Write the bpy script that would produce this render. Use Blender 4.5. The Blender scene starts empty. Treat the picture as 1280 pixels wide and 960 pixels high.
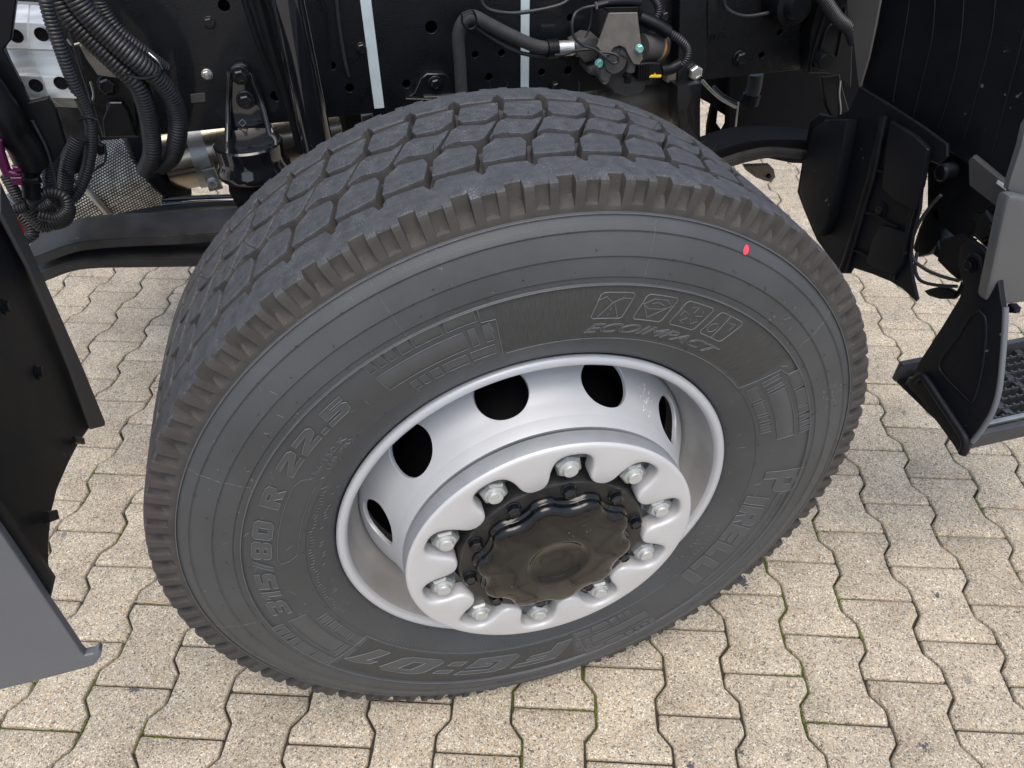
import bpy, bmesh, math, random
import numpy as np
from mathutils import Vector, Matrix

random.seed(7)
rng = np.random.default_rng(7)
S = bpy.context.scene
C = S.collection
PI = math.pi
R_ = math.radians

# ------------------------------------------------------------------ camera
CAM = np.array([-0.21202529, -0.78905343, 1.36621377])
ROT = np.array([[0.9659611329836383, 0.1745785802599105, -0.1908963301884031],
                [-0.2586197513634198, 0.6348661745914682, -0.7280527210060536],
                [-0.005908787497340259, 0.7526401927043422, 0.6584055183215598]])
FPX = 892.025
cd = bpy.data.cameras.new('camera')
cam = bpy.data.objects.new('camera', cd)
C.objects.link(cam)
M4 = Matrix([[*ROT[0], CAM[0]], [*ROT[1], CAM[1]], [*ROT[2], CAM[2]], [0, 0, 0, 1]])
cam.matrix_world = M4
cd.sensor_width = 36.0
cd.lens = FPX / 1280 * 36.0
cd.clip_start = 0.02
cd.clip_end = 500
S.camera = cam

# ------------------------------------------------------------------ world, sun, exposure
SUN_EL, SUN_AZ = 68.0, 190.0          # compass-like azimuth used for both sky and sun
w = bpy.data.worlds.new('World')
S.world = w
w.use_nodes = True
nt = w.node_tree
bg = nt.nodes['Background']
sky = nt.nodes.new('ShaderNodeTexSky')
sky.sky_type = 'NISHITA'
sky.sun_disc = False
sky.sun_elevation = R_(SUN_EL)
sky.sun_rotation = R_(SUN_AZ)
sky.dust_density = 3.0
sky.air_density = 1.0
sky.ozone_density = 0.6
nt.links.new(sky.outputs[0], bg.inputs[0])
bg.inputs[1].default_value = 0.15
sd = bpy.data.lights.new('sun', 'SUN')
sd.energy = 1.5
sd.angle = R_(50)
sd.color = (1.0, 0.94, 0.86)
sun = bpy.data.objects.new('sun', sd)
C.objects.link(sun)
# sky sun_rotation: 0 = +Y, grows clockwise seen from above
sdir = Vector((math.sin(R_(SUN_AZ)) * math.cos(R_(SUN_EL)), math.cos(R_(SUN_AZ)) * math.cos(R_(SUN_EL)), math.sin(R_(SUN_EL))))
sun.rotation_euler = (-sdir).to_track_quat('-Z', 'Y').to_euler()
sun.location = sdir * 20
S.view_settings.view_transform = 'Standard'
S.view_settings.look = 'None'
S.view_settings.exposure = 0.58
S.view_settings.gamma = 1.0
S.render.engine = 'CYCLES'

# ------------------------------------------------------------------ point helpers
def ray(u, v):
    return ROT @ np.array([(u - 640) / FPX, -(v - 480) / FPX, -1.0])
def PT(u, v, ax, val):
    """real place of a traced outline point on the plane  axis = val"""
    d = ray(u, v)
    t = (val - CAM[ax]) / d[ax]
    return Vector(CAM + t * d)

# ------------------------------------------------------------------ materials
def new_mat(name):
    m = bpy.data.materials.new(name)
    m.use_nodes = True
    return m, m.node_tree, m.node_tree.nodes['Principled BSDF']

def mat(name, col, rough=0.5, metal=0.0, var=0.25, scale=30.0, bump=0.0, bscale=400.0,
        spot=None, spot_scale=60.0, spot_amt=0.66, coat=0.0, rvar=0.12, spec=0.5, aniso=None):
    """painted, cast, moulded surfaces: base colour with blotches, fine grain and optional specks"""
    m, t, b = new_mat(name)
    N, L = t.nodes, t.links
    tc = N.new('ShaderNodeTexCoord')
    src = tc.outputs['Object']
    if aniso:
        mp = N.new('ShaderNodeMapping'); mp.inputs['Scale'].default_value = aniso
        L.new(src, mp.inputs[0]); src = mp.outputs[0]
    n = N.new('ShaderNodeTexNoise'); n.inputs['Scale'].default_value = scale; n.inputs['Detail'].default_value = 5
    n.inputs['Roughness'].default_value = 0.62
    L.new(src, n.inputs['Vector'])
    r = N.new('ShaderNodeValToRGB')
    r.color_ramp.elements[0].position = 0.3; r.color_ramp.elements[1].position = 0.72
    r.color_ramp.elements[0].color = tuple(c * (1 - var) for c in col) + (1,)
    r.color_ramp.elements[1].color = tuple(min(1, c * (1 + var)) for c in col) + (1,)
    L.new(n.outputs['Fac'], r.inputs[0])
    out = r.outputs[0]
    if spot:
        n2 = N.new('ShaderNodeTexNoise'); n2.inputs['Scale'].default_value = spot_scale * 6; n2.inputs['Detail'].default_value = 3
        n3 = N.new('ShaderNodeTexNoise'); n3.inputs['Scale'].default_value = spot_scale * .35; n3.inputs['Detail'].default_value = 2
        L.new(src, n2.inputs['Vector']); L.new(src, n3.inputs['Vector'])
        ad = N.new('ShaderNodeMath'); ad.operation = 'MULTIPLY_ADD'; ad.inputs[1].default_value = 0.4
        L.new(n3.outputs['Fac'], ad.inputs[0]); L.new(n2.outputs['Fac'], ad.inputs[2])
        r2 = N.new('ShaderNodeValToRGB')
        r2.color_ramp.elements[0].position = spot_amt + .2; r2.color_ramp.elements[1].position = spot_amt + .26
        L.new(ad.outputs[0], r2.inputs[0])
        mx = N.new('ShaderNodeMix'); mx.data_type = 'RGBA'
        L.new(r2.outputs[0], mx.inputs['Factor']); L.new(out, mx.inputs['A'])
        mx.inputs['B'].default_value = tuple(spot) + (1,)
        out = mx.outputs['Result']
    L.new(out, b.inputs['Base Color'])
    mr = N.new('ShaderNodeMapRange')
    mr.inputs['To Min'].default_value = max(0.02, rough - rvar); mr.inputs['To Max'].default_value = min(1, rough + rvar)
    L.new(n.outputs['Fac'], mr.inputs[0]); L.new(mr.outputs[0], b.inputs['Roughness'])
    b.inputs['Metallic'].default_value = metal
    b.inputs['Specular IOR Level'].default_value = spec
    if coat:
        b.inputs['Coat Weight'].default_value = coat; b.inputs['Coat Roughness'].default_value = 0.08
    if bump:
        nb = N.new('ShaderNodeTexNoise'); nb.inputs['Scale'].default_value = bscale; nb.inputs['Detail'].default_value = 4
        L.new(src, nb.inputs['Vector'])
        bp = N.new('ShaderNodeBump'); bp.inputs['Strength'].default_value = bump; bp.inputs['Distance'].default_value = 0.001
        L.new(nb.outputs['Fac'], bp.inputs['Height']); L.new(bp.outputs[0], b.inputs['Normal'])
    return m

M = {}
M['rubber'] = mat('sidewall_rubber', (.054, .0575, .0600), .50, var=.20, scale=7, bump=.35, bscale=900, spot=(.15, .145, .125), spot_scale=34, spot_amt=.735, rvar=.16)
M['tread'] = mat('tread_rubber', (.053, .0545, .0575), .62, var=.30, scale=80, bump=.9, bscale=600, spot=(.17, .175, .18), spot_scale=120, spot_amt=.64)
M['groove'] = mat('groove_rubber', (.050, .0465, .042), .80, var=.25, scale=30, bump=.4, bscale=500, spot=(.13, .12, .10), spot_scale=60, spot_amt=.72)
M['print'] = mat('moulded_lettering', (.066, .069, .071), .46, var=.1, scale=40)
M['printedge'] = mat('moulded_edge', (.118, .123, .126), .45, var=.2, scale=60)
M['reddot'] = mat('red_paint_dot', (.75, .06, .09), .5, var=.05)
M['rim'] = mat('silver_wheel_paint', (.52, .535, .555), .42, metal=.25, var=.035, scale=14, bump=.10, bscale=900, spot=(.12, .11, .10), spot_scale=34, spot_amt=.80, rvar=.06)
M['rimdirty'] = mat('silver_paint_with_brake_dust', (.39, .383, .37), .55, metal=.2, var=.13, scale=16, bump=.3, bscale=500, spot=(.15, .14, .12), spot_scale=50, spot_amt=.73)
M['guard'] = mat('silver_guard_paint', (.55, .552, .55), .42, metal=.2, var=.03, scale=12, bump=.08, bscale=800, spot=(.2, .18, .15), spot_scale=30, spot_amt=.82, rvar=.05)
M['guardshade'] = mat('silver_guard_shaded_flank', (.40, .42, .445), .45, metal=.5, var=.05, scale=30, bump=.2, bscale=900)  # guard paint toned darker and bluer, side shade put into the colour
M['nut'] = mat('zinc_flake_nut', (.36, .38, .375), .45, metal=.55, var=.16, scale=90, bump=.4, bscale=700)
M['stud'] = mat('zinc_stud_end', (.55, .57, .56), .42, metal=.45, var=.15, scale=150, bump=.5, bscale=500)
M['hubgloss'] = mat('black_gloss_paint', (.0055, .0057, .0062), .11, var=.4, scale=26, bump=.10, bscale=45, spot=(.16, .15, .13), spot_scale=46, spot_amt=.755, coat=.45, rvar=.05, spec=.28)
M['hubblack'] = mat('black_paint_dusty', (.020, .0195, .019), .42, var=.4, scale=50, bump=.3, bscale=400, spot=(.14, .12, .10), spot_scale=70, spot_amt=.70)
M['black'] = mat('black_plastic', (.0045, .005, .0062), .38, var=.3, scale=30, bump=.25, bscale=900, spot=(.08, .08, .08), spot_scale=20, spot_amt=.79, spec=.22)
M['blackmatt'] = mat('black_matt', (.004, .004, .005), .7, var=.3, scale=30, bump=.3, bscale=700, spec=.12)
M['liner'] = mat('black_moulded_liner', (.0050, .0058, .0080), .45, var=.3, scale=12, bump=.45, bscale=1100, spot=(.11, .11, .11), spot_scale=15, spot_amt=.76, spec=.22)
M['frame'] = mat('black_powder_coat', (.0040, .0045, .0058), .30, var=.25, scale=20, bump=.9, bscale=520, spot=(.07, .068, .065), spot_scale=16, spot_amt=.80, spec=.32, coat=.28)
M['glossblack'] = mat('black_gloss_enamel', (.0065, .007, .009), .10, var=.3, scale=30, coat=.7, rvar=.04)
M['spring'] = mat('spring_steel_grey_paint', (.024, .0235, .023), .50, var=.4, scale=26, bump=.4, bscale=300, spot=(.12, .11, .10), spot_scale=30, spot_amt=.73)
M['hose'] = mat('black_corrugated_nylon', (.020, .020, .022), .42, var=.3, scale=60)
M['hosematt'] = mat('black_textile_hose', (.030, .030, .031), .7, var=.25, scale=90, bump=.6, bscale=900)
M['steel'] = mat('stainless_exhaust', (.55, .47, .36), .24, metal=.95, var=.3, scale=11, bump=.06, bscale=80)
M['steelplain'] = mat('bright_steel', (.56, .57, .56), .32, metal=.85, var=.15, scale=50, bump=.2, bscale=300)
M['clampsteel'] = mat('clamp_steel', (.40, .40, .38), .36, metal=.8, var=.2, scale=40, bump=.2, bscale=300)
M['alu'] = mat('aluminium_plate', (.60, .61, .60), .38, metal=.75, var=.14, scale=18, bump=.15, bscale=300, aniso=(1, 1, 9))
M['strap'] = mat('pale_plastic_strap', (.47, .55, .56), .5, var=.10, scale=30, bump=.2, bscale=200)
M['valveplate'] = mat('grey_zinc_bracket', (.165, .150, .132), .55, metal=.25, var=.22, scale=40, bump=.3, bscale=300)
M['valve'] = mat('grey_cast_valve', (.060, .058, .056), .55, var=.3, scale=50, bump=.4, bscale=300)
M['teal'] = mat('teal_passivated_bolt', (.22, .50, .45), .42, metal=.3, var=.2, scale=120)
M['yellow'] = mat('yellow_plastic', (.80, .55, .03), .45, var=.1)
M['orange'] = mat('orange_seal', (.42, .20, .07), .5, var=.1)
M['magenta'] = mat('magenta_plastic', (.06, .004, .036), .45, var=.2)
M['red'] = mat('red_plastic', (.62, .012, .018), .35, var=.15)
M['greypanel'] = mat('grey_painted_panel', (.118, .125, .137), .40, var=.05, scale=8, bump=.12, bscale=700, spot=(.5, .5, .5), spot_scale=16, spot_amt=.83, rvar=.04)
M['silverpanel'] = mat('light_grey_step_trim', (.100, .104, .108), .40, metal=.1, var=.05, scale=10, bump=.1, bscale=700, rvar=.04)
M['greyflap'] = mat('dark_grey_plastic', (.052, .050, .048), .62, var=.1, scale=20, bump=.2, bscale=800)
M['gusset'] = mat('lit_grey_brown_gusset', (.085, .077, .070), .65, var=.1, scale=20)  # raised tone stands in for light on the liner triangle
M['steptread'] = mat('worn_black_step_plastic', (.034, .036, .040), .50, var=.3, scale=50, bump=.4, bscale=500, spot=(.16, .16, .16), spot_scale=50, spot_amt=.74)
M['label'] = mat('white_label', (.72, .72, .70), .5, var=.25, scale=300)
M['bronze'] = mat('brown_grey_cast_part', (.15, .125, .10), .5, metal=.3, var=.25, scale=30, bump=.3, bscale=200)
M['straw'] = mat('dry_straw', (.46, .37, .22), .7, var=.2)
M['chip'] = mat('white_paint_scuff', (.85, .85, .85), .6, var=.03)
M['hair'] = mat('rubber_hair', (.018, .018, .018), .6, var=.1)

# knurled rubber band, colour darkened for shade between ribs (fine radial ribs are relief, not geometry)
m, t, b = new_mat('knurled_rubber')
N, L = t.nodes, t.links
uv = N.new('ShaderNodeUVMap')
mp = N.new('ShaderNodeMapping'); mp.inputs['Scale'].default_value = (1100, 60, 1)
L.new(uv.outputs[0], mp.inputs[0])
nz = N.new('ShaderNodeTexNoise'); nz.inputs['Scale'].default_value = 1.0; nz.inputs['Detail'].default_value = 3
L.new(mp.outputs[0], nz.inputs['Vector'])
bp = N.new('ShaderNodeBump'); bp.inputs['Strength'].default_value = .5; bp.inputs['Distance'].default_value = .0010
L.new(nz.outputs['Fac'], bp.inputs['Height']); L.new(bp.outputs[0], b.inputs['Normal'])
rr = N.new('ShaderNodeValToRGB')
rr.color_ramp.elements[0].color = (.034, .035, .034, 1); rr.color_ramp.elements[1].color = (.054, .055, .053, 1)
rr.color_ramp.elements[0].position = .3; rr.color_ramp.elements[1].position = .75
L.new(nz.outputs['Fac'], rr.inputs[0]); L.new(rr.outputs[0], b.inputs['Base Color'])
b.inputs['Roughness'].default_value = .62
M['knurl'] = m

# woven / dimpled metal heat wrap
m, t, b = new_mat('woven_metal_heat_wrap')
N, L = t.nodes, t.links
uv = N.new('ShaderNodeUVMap')
br = N.new('ShaderNodeTexBrick')
br.offset = .5; br.inputs['Scale'].default_value = 1
br.inputs['Color1'].default_value = (.80, .76, .67, 1); br.inputs['Color2'].default_value = (.66, .62, .54, 1)
br.inputs['Mortar'].default_value = (.03, .028, .025, 1)
br.inputs['Mortar Size'].default_value = .16; br.inputs['Mortar Smooth'].default_value = .4
br.inputs['Brick Width'].default_value = .8; br.inputs['Row Height'].default_value = .62
L.new(uv.outputs[0], br.inputs['Vector'])
n4 = N.new('ShaderNodeTexNoise'); n4.inputs['Scale'].default_value = .35; n4.inputs['Detail'].default_value = 3
L.new(uv.outputs[0], n4.inputs['Vector'])
mx = N.new('ShaderNodeMix'); mx.data_type = 'RGBA'; mx.blend_type = 'MULTIPLY'; mx.inputs['Factor'].default_value = .8
L.new(br.outputs['Color'], mx.inputs['A'])
r5 = N.new('ShaderNodeValToRGB'); r5.color_ramp.elements[0].color = (.45, .43, .38, 1); r5.color_ramp.elements[1].color = (1, 1, 1, 1)
r5.color_ramp.elements[0].position = .35; r5.color_ramp.elements[1].position = .6
L.new(n4.outputs['Fac'], r5.inputs[0]); L.new(r5.outputs[0], mx.inputs['B'])
L.new(mx.outputs['Result'], b.inputs['Base Color'])
b.inputs['Metallic'].default_value = .25; b.inputs['Roughness'].default_value = .45
bp = N.new('ShaderNodeBump'); bp.inputs['Strength'].default_value = 1; bp.inputs['Distance'].default_value = .003; bp.invert = True
L.new(br.outputs['Fac'], bp.inputs['Height']); L.new(bp.outputs[0], b.inputs['Normal'])
M['wrap'] = m

# concrete paving with washed aggregate
m, t, b = new_mat('exposed_aggregate_concrete')
N, L = t.nodes, t.links
tc = N.new('ShaderNodeTexCoord'); oi = N.new('ShaderNodeObjectInfo')
ad = N.new('ShaderNodeVectorMath'); ad.operation = 'MULTIPLY_ADD'
cb = N.new('ShaderNodeCombineXYZ')
L.new(oi.outputs['Random'], cb.inputs[0]); L.new(oi.outputs['Random'], cb.inputs[1])
L.new(cb.outputs[0], ad.inputs[0]); ad.inputs[1].default_value = (17.3, 31.7, 5.1)
L.new(tc.outputs['Object'], ad.inputs[2])
P = ad.outputs[0]
v1 = N.new('ShaderNodeTexVoronoi'); v1.inputs['Scale'].default_value = 390; L.new(P, v1.inputs['Vector'])
v2 = N.new('ShaderNodeTexVoronoi'); v2.inputs['Scale'].default_value = 560; L.new(P, v2.inputs['Vector'])
sp = N.new('ShaderNodeSeparateColor'); L.new(v1.outputs['Color'], sp.inputs[0])
sp2 = N.new('ShaderNodeSeparateColor'); L.new(v2.outputs['Color'], sp2.inputs[0])
cr = N.new('ShaderNodeValToRGB'); cr.color_ramp.interpolation = 'CONSTANT'
els = [(0, (.17, .148, .118)), (.05, (.29, .253, .20)), (.17, (.43, .376, .293)), (.38, (.50, .440, .340)), (.58, (.46, .405, .315)), (.74, (.56, .505, .405)), (.88, (.70, .665, .57)), (.96, (.54, .39, .22))]
e = cr.color_ramp.elements
e[0].position, e[0].color = els[0][0], els[0][1] + (1,)
e[1].position, e[1].color = els[1][0], els[1][1] + (1,)
for pz, cz in els[2:]:
    k = e.new(pz); k.color = cz + (1,)
L.new(sp.outputs[0], cr.inputs[0])
cr2 = N.new('ShaderNodeValToRGB'); cr2.color_ramp.interpolation = 'CONSTANT'
e = cr2.color_ramp.elements
e[0].color = (.5, .48, .45, 1); e[1].position = .10; e[1].color = (.86, .85, .83, 1)
k = e.new(.45); k.color = (1, 1, 1, 1); k = e.new(.85); k.color = (1.25, 1.23, 1.2, 1)
L.new(sp2.outputs[1], cr2.inputs[0])
mx = N.new('ShaderNodeMix'); mx.data_type = 'RGBA'; mx.blend_type = 'MULTIPLY'; mx.inputs['Factor'].default_value = .65
L.new(cr.outputs[0], mx.inputs['A']); L.new(cr2.outputs[0], mx.inputs['B'])
# cement veil and large stains
nc = N.new('ShaderNodeTexNoise'); nc.inputs['Scale'].default_value = 8; nc.inputs['Detail'].default_value = 6; nc.inputs['Roughness'].default_value = .65
L.new(P, nc.inputs['Vector'])
rc = N.new('ShaderNodeValToRGB'); rc.color_ramp.elements[0].color = (.78, .77, .76, 1); rc.color_ramp.elements[1].color = (1.06, 1.05, 1.03, 1)
rc.color_ramp.elements[0].position = .3; rc.color_ramp.elements[1].position = .62
L.new(nc.outputs['Fac'], rc.inputs[0])
mx2 = N.new('ShaderNodeMix'); mx2.data_type = 'RGBA'; mx2.blend_type = 'MULTIPLY'; mx2.inputs['Factor'].default_value = 1
L.new(mx.outputs['Result'], mx2.inputs['A']); L.new(rc.outputs[0], mx2.inputs['B'])
# oil drips: sparse dark spots
vs = N.new('ShaderNodeTexVoronoi'); vs.inputs['Scale'].default_value = 4.2
nw = N.new('ShaderNodeTexNoise'); nw.inputs['Scale'].default_value = 60; L.new(P, nw.inputs['Vector'])
mw = N.new('ShaderNodeVectorMath'); mw.operation = 'MULTIPLY_ADD'; L.new(nw.outputs['Color'], mw.inputs[0]); mw.inputs[1].default_value = (.03, .03, .03); L.new(P, mw.inputs[2])
L.new(mw.outputs[0], vs.inputs['Vector'])
rs = N.new('ShaderNodeValToRGB'); rs.color_ramp.elements[0].color = (.30, .31, .33, 1); rs.color_ramp.elements[1].color = (1, 1, 1, 1)
rs.color_ramp.elements[0].position = .035; rs.color_ramp.elements[1].position = .085
L.new(vs.outputs['Distance'], rs.inputs[0])
gt = N.new('ShaderNodeMath'); gt.operation = 'GREATER_THAN'; gt.inputs[1].default_value = .42
L.new(oi.outputs['Random'], gt.inputs[0])
mx3 = N.new('ShaderNodeMix'); mx3.data_type = 'RGBA'; mx3.blend_type = 'MULTIPLY'
L.new(gt.outputs[0], mx3.inputs['Factor'])
L.new(mx2.outputs['Result'], mx3.inputs['A']); L.new(rs.outputs[0], mx3.inputs['B'])
hv = N.new('ShaderNodeHueSaturation')
mrr = N.new('ShaderNodeMapRange'); mrr.inputs['To Min'].default_value = .88; mrr.inputs['To Max'].default_value = 1.04
L.new(oi.outputs['Random'], mrr.inputs[0]); L.new(mrr.outputs[0], hv.inputs['Value']); L.new(mx3.outputs['Result'], hv.inputs['Color'])
L.new(hv.outputs[0], b.inputs['Base Color'])
b.inputs['Roughness'].default_value = .9
b.inputs['Specular IOR Level'].default_value = .2
bp = N.new('ShaderNodeBump'); bp.inputs['Strength'].default_value = .75; bp.inputs['Distance'].default_value = .0016; bp.invert = True
L.new(v1.outputs['Distance'], bp.inputs['Height'])
bpb = N.new('ShaderNodeBump'); bpb.inputs['Strength'].default_value = .5; bpb.inputs['Distance'].default_value = .003
L.new(nc.outputs['Fac'], bpb.inputs['Height']); L.new(bp.outputs[0], bpb.inputs['Normal']); L.new(bpb.outputs[0], b.inputs['Normal'])
M['paver'] = m

# sand and moss in the joints
m, t, b = new_mat('joint_sand')
N, L = t.nodes, t.links
tc = N.new('ShaderNodeTexCoord')
n1 = N.new('ShaderNodeTexNoise'); n1.inputs['Scale'].default_value = 2.6; n1.inputs['Detail'].default_value = 4; L.new(tc.outputs['Object'], n1.inputs['Vector'])
n2 = N.new('ShaderNodeTexNoise'); n2.inputs['Scale'].default_value = 260; L.new(tc.outputs['Object'], n2.inputs['Vector'])
r1 = N.new('ShaderNodeValToRGB'); r1.color_ramp.elements[0].color = (.016, .014, .011, 1); r1.color_ramp.elements[1].color = (.055, .047, .035, 1)
L.new(n2.outputs['Fac'], r1.inputs[0])
r2 = N.new('ShaderNodeValToRGB'); r2.color_ramp.elements[0].position = .55; r2.color_ramp.elements[1].position = .63
L.new(n1.outputs['Fac'], r2.inputs[0])
mx = N.new('ShaderNodeMix'); mx.data_type = 'RGBA'; mx.inputs['B'].default_value = (.075, .10, .014, 1)
L.new(r2.outputs[0], mx.inputs['Factor']); L.new(r1.outputs[0], mx.inputs['A']); L.new(mx.outputs['Result'], b.inputs['Base Color'])
b.inputs['Roughness'].default_value = 1.0
bp = N.new('ShaderNodeBump'); bp.inputs['Distance'].default_value = .002; L.new(n2.outputs['Fac'], bp.inputs['Height']); L.new(bp.outputs[0], b.inputs['Normal'])
M['sand'] = m
M['moss'] = mat('green_moss', (.12, .155, .018), .95, var=.5, scale=60)
M['ground_far'] = mat('plain_paved_ground', (.36, .33, .28), .95, var=.12, scale=4)

# ------------------------------------------------------------------ object helpers
def link(name, me, material=None, parent=None, smooth=None, loc=None):
    o = bpy.data.objects.new(name, me)
    C.objects.link(o)
    if material is not None and not me.materials:
        for mm in (material if isinstance(material, (list, tuple)) else [material]):
            me.materials.append(mm)
    if parent is not None:
        o.parent = parent
    if loc is not None:
        o.location = loc
    if smooth:
        for p_ in me.polygons:
            p_.use_smooth = True
        me.set_sharp_from_angle(angle=R_(smooth))
    return o

def mesh(name, V, F, mi=None):
    me = bpy.data.meshes.new(name)
    me.from_pydata([tuple(v) for v in V], [], F)
    if mi is not None:
        me.polygons.foreach_set('material_index', mi)
    me.update()
    return me

def bm_obj(name, bm, material, parent, smooth=30):
    bmesh.ops.recalc_face_normals(bm, faces=bm.faces)
    me = bpy.data.meshes.new(name)
    bm.to_mesh(me); bm.free()
    return link(name, me, material, parent, smooth)

def plate_bm(pts, offset, bevel=0.0012, seg=1, bm=None):
    """closed outline (3-D points in one plane) pushed along offset to a real thickness, edges bevelled"""
    own = bm is None
    if own:
        bm = bmesh.new()
    a = [bm.verts.new(p) for p in pts]
    off = Vector(offset)
    c = [bm.verts.new(Vector(p) + off) for p in pts]
    fs = [bm.faces.new(a), bm.faces.new(c[::-1])]
    n = len(pts)
    for i in range(n):
        j = (i + 1) % n
        fs.append(bm.faces.new((a[j], a[i], c[i], c[j])))
    bmesh.ops.recalc_face_normals(bm, faces=fs)
    if bevel:
        es = list({e for f in fs[:2] for e in f.edges})
        try:
            bmesh.ops.bevel(bm, geom=es, offset=bevel, segments=seg, profile=.6, affect='EDGES', clamp_overlap=True)
        except Exception:
            pass
    return bm

def plate(name, px, ax, val, thick, material, parent, bevel=.0012, seg=1, ymin=None):
    """outline traced at its own distance (plane axis = val) with thickness along that axis"""
    pts = [PT(u, v, ax, val) for u, v in px]
    if ymin is not None:
        for p_ in pts: p_.y = max(p_.y, ymin)
    off = [0, 0, 0]; off[ax] = thick
    return bm_obj(name, plate_bm(pts, off, bevel, seg), material, parent)

def box(name, lo, hi, material, parent, bevel=.002, seg=2):
    pts = [(lo[0], lo[1], lo[2]), (hi[0], lo[1], lo[2]), (hi[0], hi[1], lo[2]), (lo[0], hi[1], lo[2])]
    bm = plate_bm([Vector(p) for p in pts], (0, 0, hi[2] - lo[2]), 0)
    if bevel:
        bmesh.ops.bevel(bm, geom=bm.edges[:], offset=bevel, segments=seg, profile=.6, affect='EDGES', clamp_overlap=True)
    return bm_obj(name, bm, material, parent)

def spline(P, n=10):
    P = [Vector(p) for p in P]
    if len(P) < 3:
        return [P[0].lerp(P[-1], i / n) for i in range(n + 1)]
    Q = [P[0] * 2 - P[1]] + P + [P[-1] * 2 - P[-2]]
    out = []
    for i in range(1, len(Q) - 2):
        a, b_, c, d = Q[i - 1:i + 3]
        for k in range(n):
            s = k / n
            out.append(.5 * ((2 * b_) + (c - a) * s + (2 * a - 5 * b_ + 4 * c - d) * s * s + (3 * b_ - a - 3 * c + d) * s ** 3))
    out.append(P[-1])
    return out

def tube_data(path, rad, sides=10, ripple=0, pitch=.004, cap=True):
    """swept tube; ripple > 0 gives the rings of a corrugated conduit"""
    path = [Vector(p) for p in path]
    if ripple:
        # resample evenly so that every corrugation gets three stations
        L_ = [0]
        for a, b_ in zip(path, path[1:]):
            L_.append(L_[-1] + (b_ - a).length)
        tot = L_[-1]; n = max(6, int(tot / pitch * 4)); q = []; k = 0
        for i in range(n + 1):
            s = tot * i / n
            while k < len(L_) - 2 and L_[k + 1] < s:
                k += 1
            f = (s - L_[k]) / max(1e-9, L_[k + 1] - L_[k])
            q.append(path[k].lerp(path[k + 1], min(1, f)))
        path = q
    V, F = [], []
    T0 = (path[1] - path[0]).normalized()
    up = Vector((0, 0, 1)) if abs(T0.z) < .9 else Vector((1, 0, 0))
    nrm = T0.cross(up).normalized()
    for i, p in enumerate(path):
        T = (path[min(i + 1, len(path) - 1)] - path[max(i - 1, 0)]).normalized()
        nrm = (nrm - T * nrm.dot(T)).normalized()
        bi = T.cross(nrm)
        r = rad[min(i, len(rad) - 1)] if isinstance(rad, (list, tuple)) else rad
        if ripple:
            r = rad * (1 + ripple * (1, .55, -1, .55)[i % 4])
        for k in range(sides):
            a = 2 * PI * k / sides
            V.append(p + nrm * (r * math.cos(a)) + bi * (r * math.sin(a)))
    for i in range(len(path) - 1):
        for k in range(sides):
            k2 = (k + 1) % sides
            F.append((i * sides + k, i * sides + k2, (i + 1) * sides + k2, (i + 1) * sides + k))
    if cap:
        F.append(tuple(range(sides))[::-1])
        F.append(tuple(range((len(path) - 1) * sides, len(path) * sides)))
    return V, F

def tube(name, pts, rad, material, parent, sides=12, ripple=0, pitch=.004, n=10, smooth=50):
    V, F = tube_data(spline(pts, n), rad, sides, ripple, pitch)
    return link(name, mesh(name, V, F), material, parent, smooth)

def pxt(name, px, y, rad, material, parent, **k):
    """tube along traced points; y is one depth or one per point"""
    ys = y if isinstance(y, (list, tuple)) else [y] * len(px)
    return tube(name, [PT(u, v, 1, yy) for (u, v), yy in zip(px, ys)], rad, material, parent, **k)

def joined(name, parts, material, parent, smooth=40, stuff=False):
    V, F = [], []
    for v, f in parts:
        o = len(V)
        V += [tuple(x) for x in v]
        F += [tuple(i + o for i in q) for q in f]
    ob = link(name, mesh(name, V, F), material, parent, smooth)
    if stuff:
        ob['kind'] = 'stuff'
    return ob

def lathe_data(prof, axis='Y', n=64, center=(0, 0, 0)):
    """prof: (along, radius) pairs"""
    V, F = [], []
    for (h, r) in prof:
        for k in range(n):
            a = 2 * PI * k / n
            c, s = math.cos(a) * r, math.sin(a) * r
            p = {'Y': (c, h, s), 'Z': (c, s, h), 'X': (h, c, s)}[axis]
            V.append((p[0] + center[0], p[1] + center[1], p[2] + center[2]))
    for i in range(len(prof) - 1):
        for k in range(n):
            k2 = (k + 1) % n
            F.append((i * n + k, i * n + k2, (i + 1) * n + k2, (i + 1) * n + k))
    return V, F

def lathe(name, prof, material, parent, axis='Y', n=64, center=(0, 0, 0), smooth=30):
    V, F = lathe_data(prof, axis, n, center)
    me = mesh(name, V, F)
    bm = bmesh.new(); bm.from_mesh(me)
    bmesh.ops.remove_doubles(bm, verts=bm.verts, dist=1e-6)
    bmesh.ops.recalc_face_normals(bm, faces=bm.faces)
    bm.to_mesh(me); bm.free()
    return link(name, me, material, parent, smooth)

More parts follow.
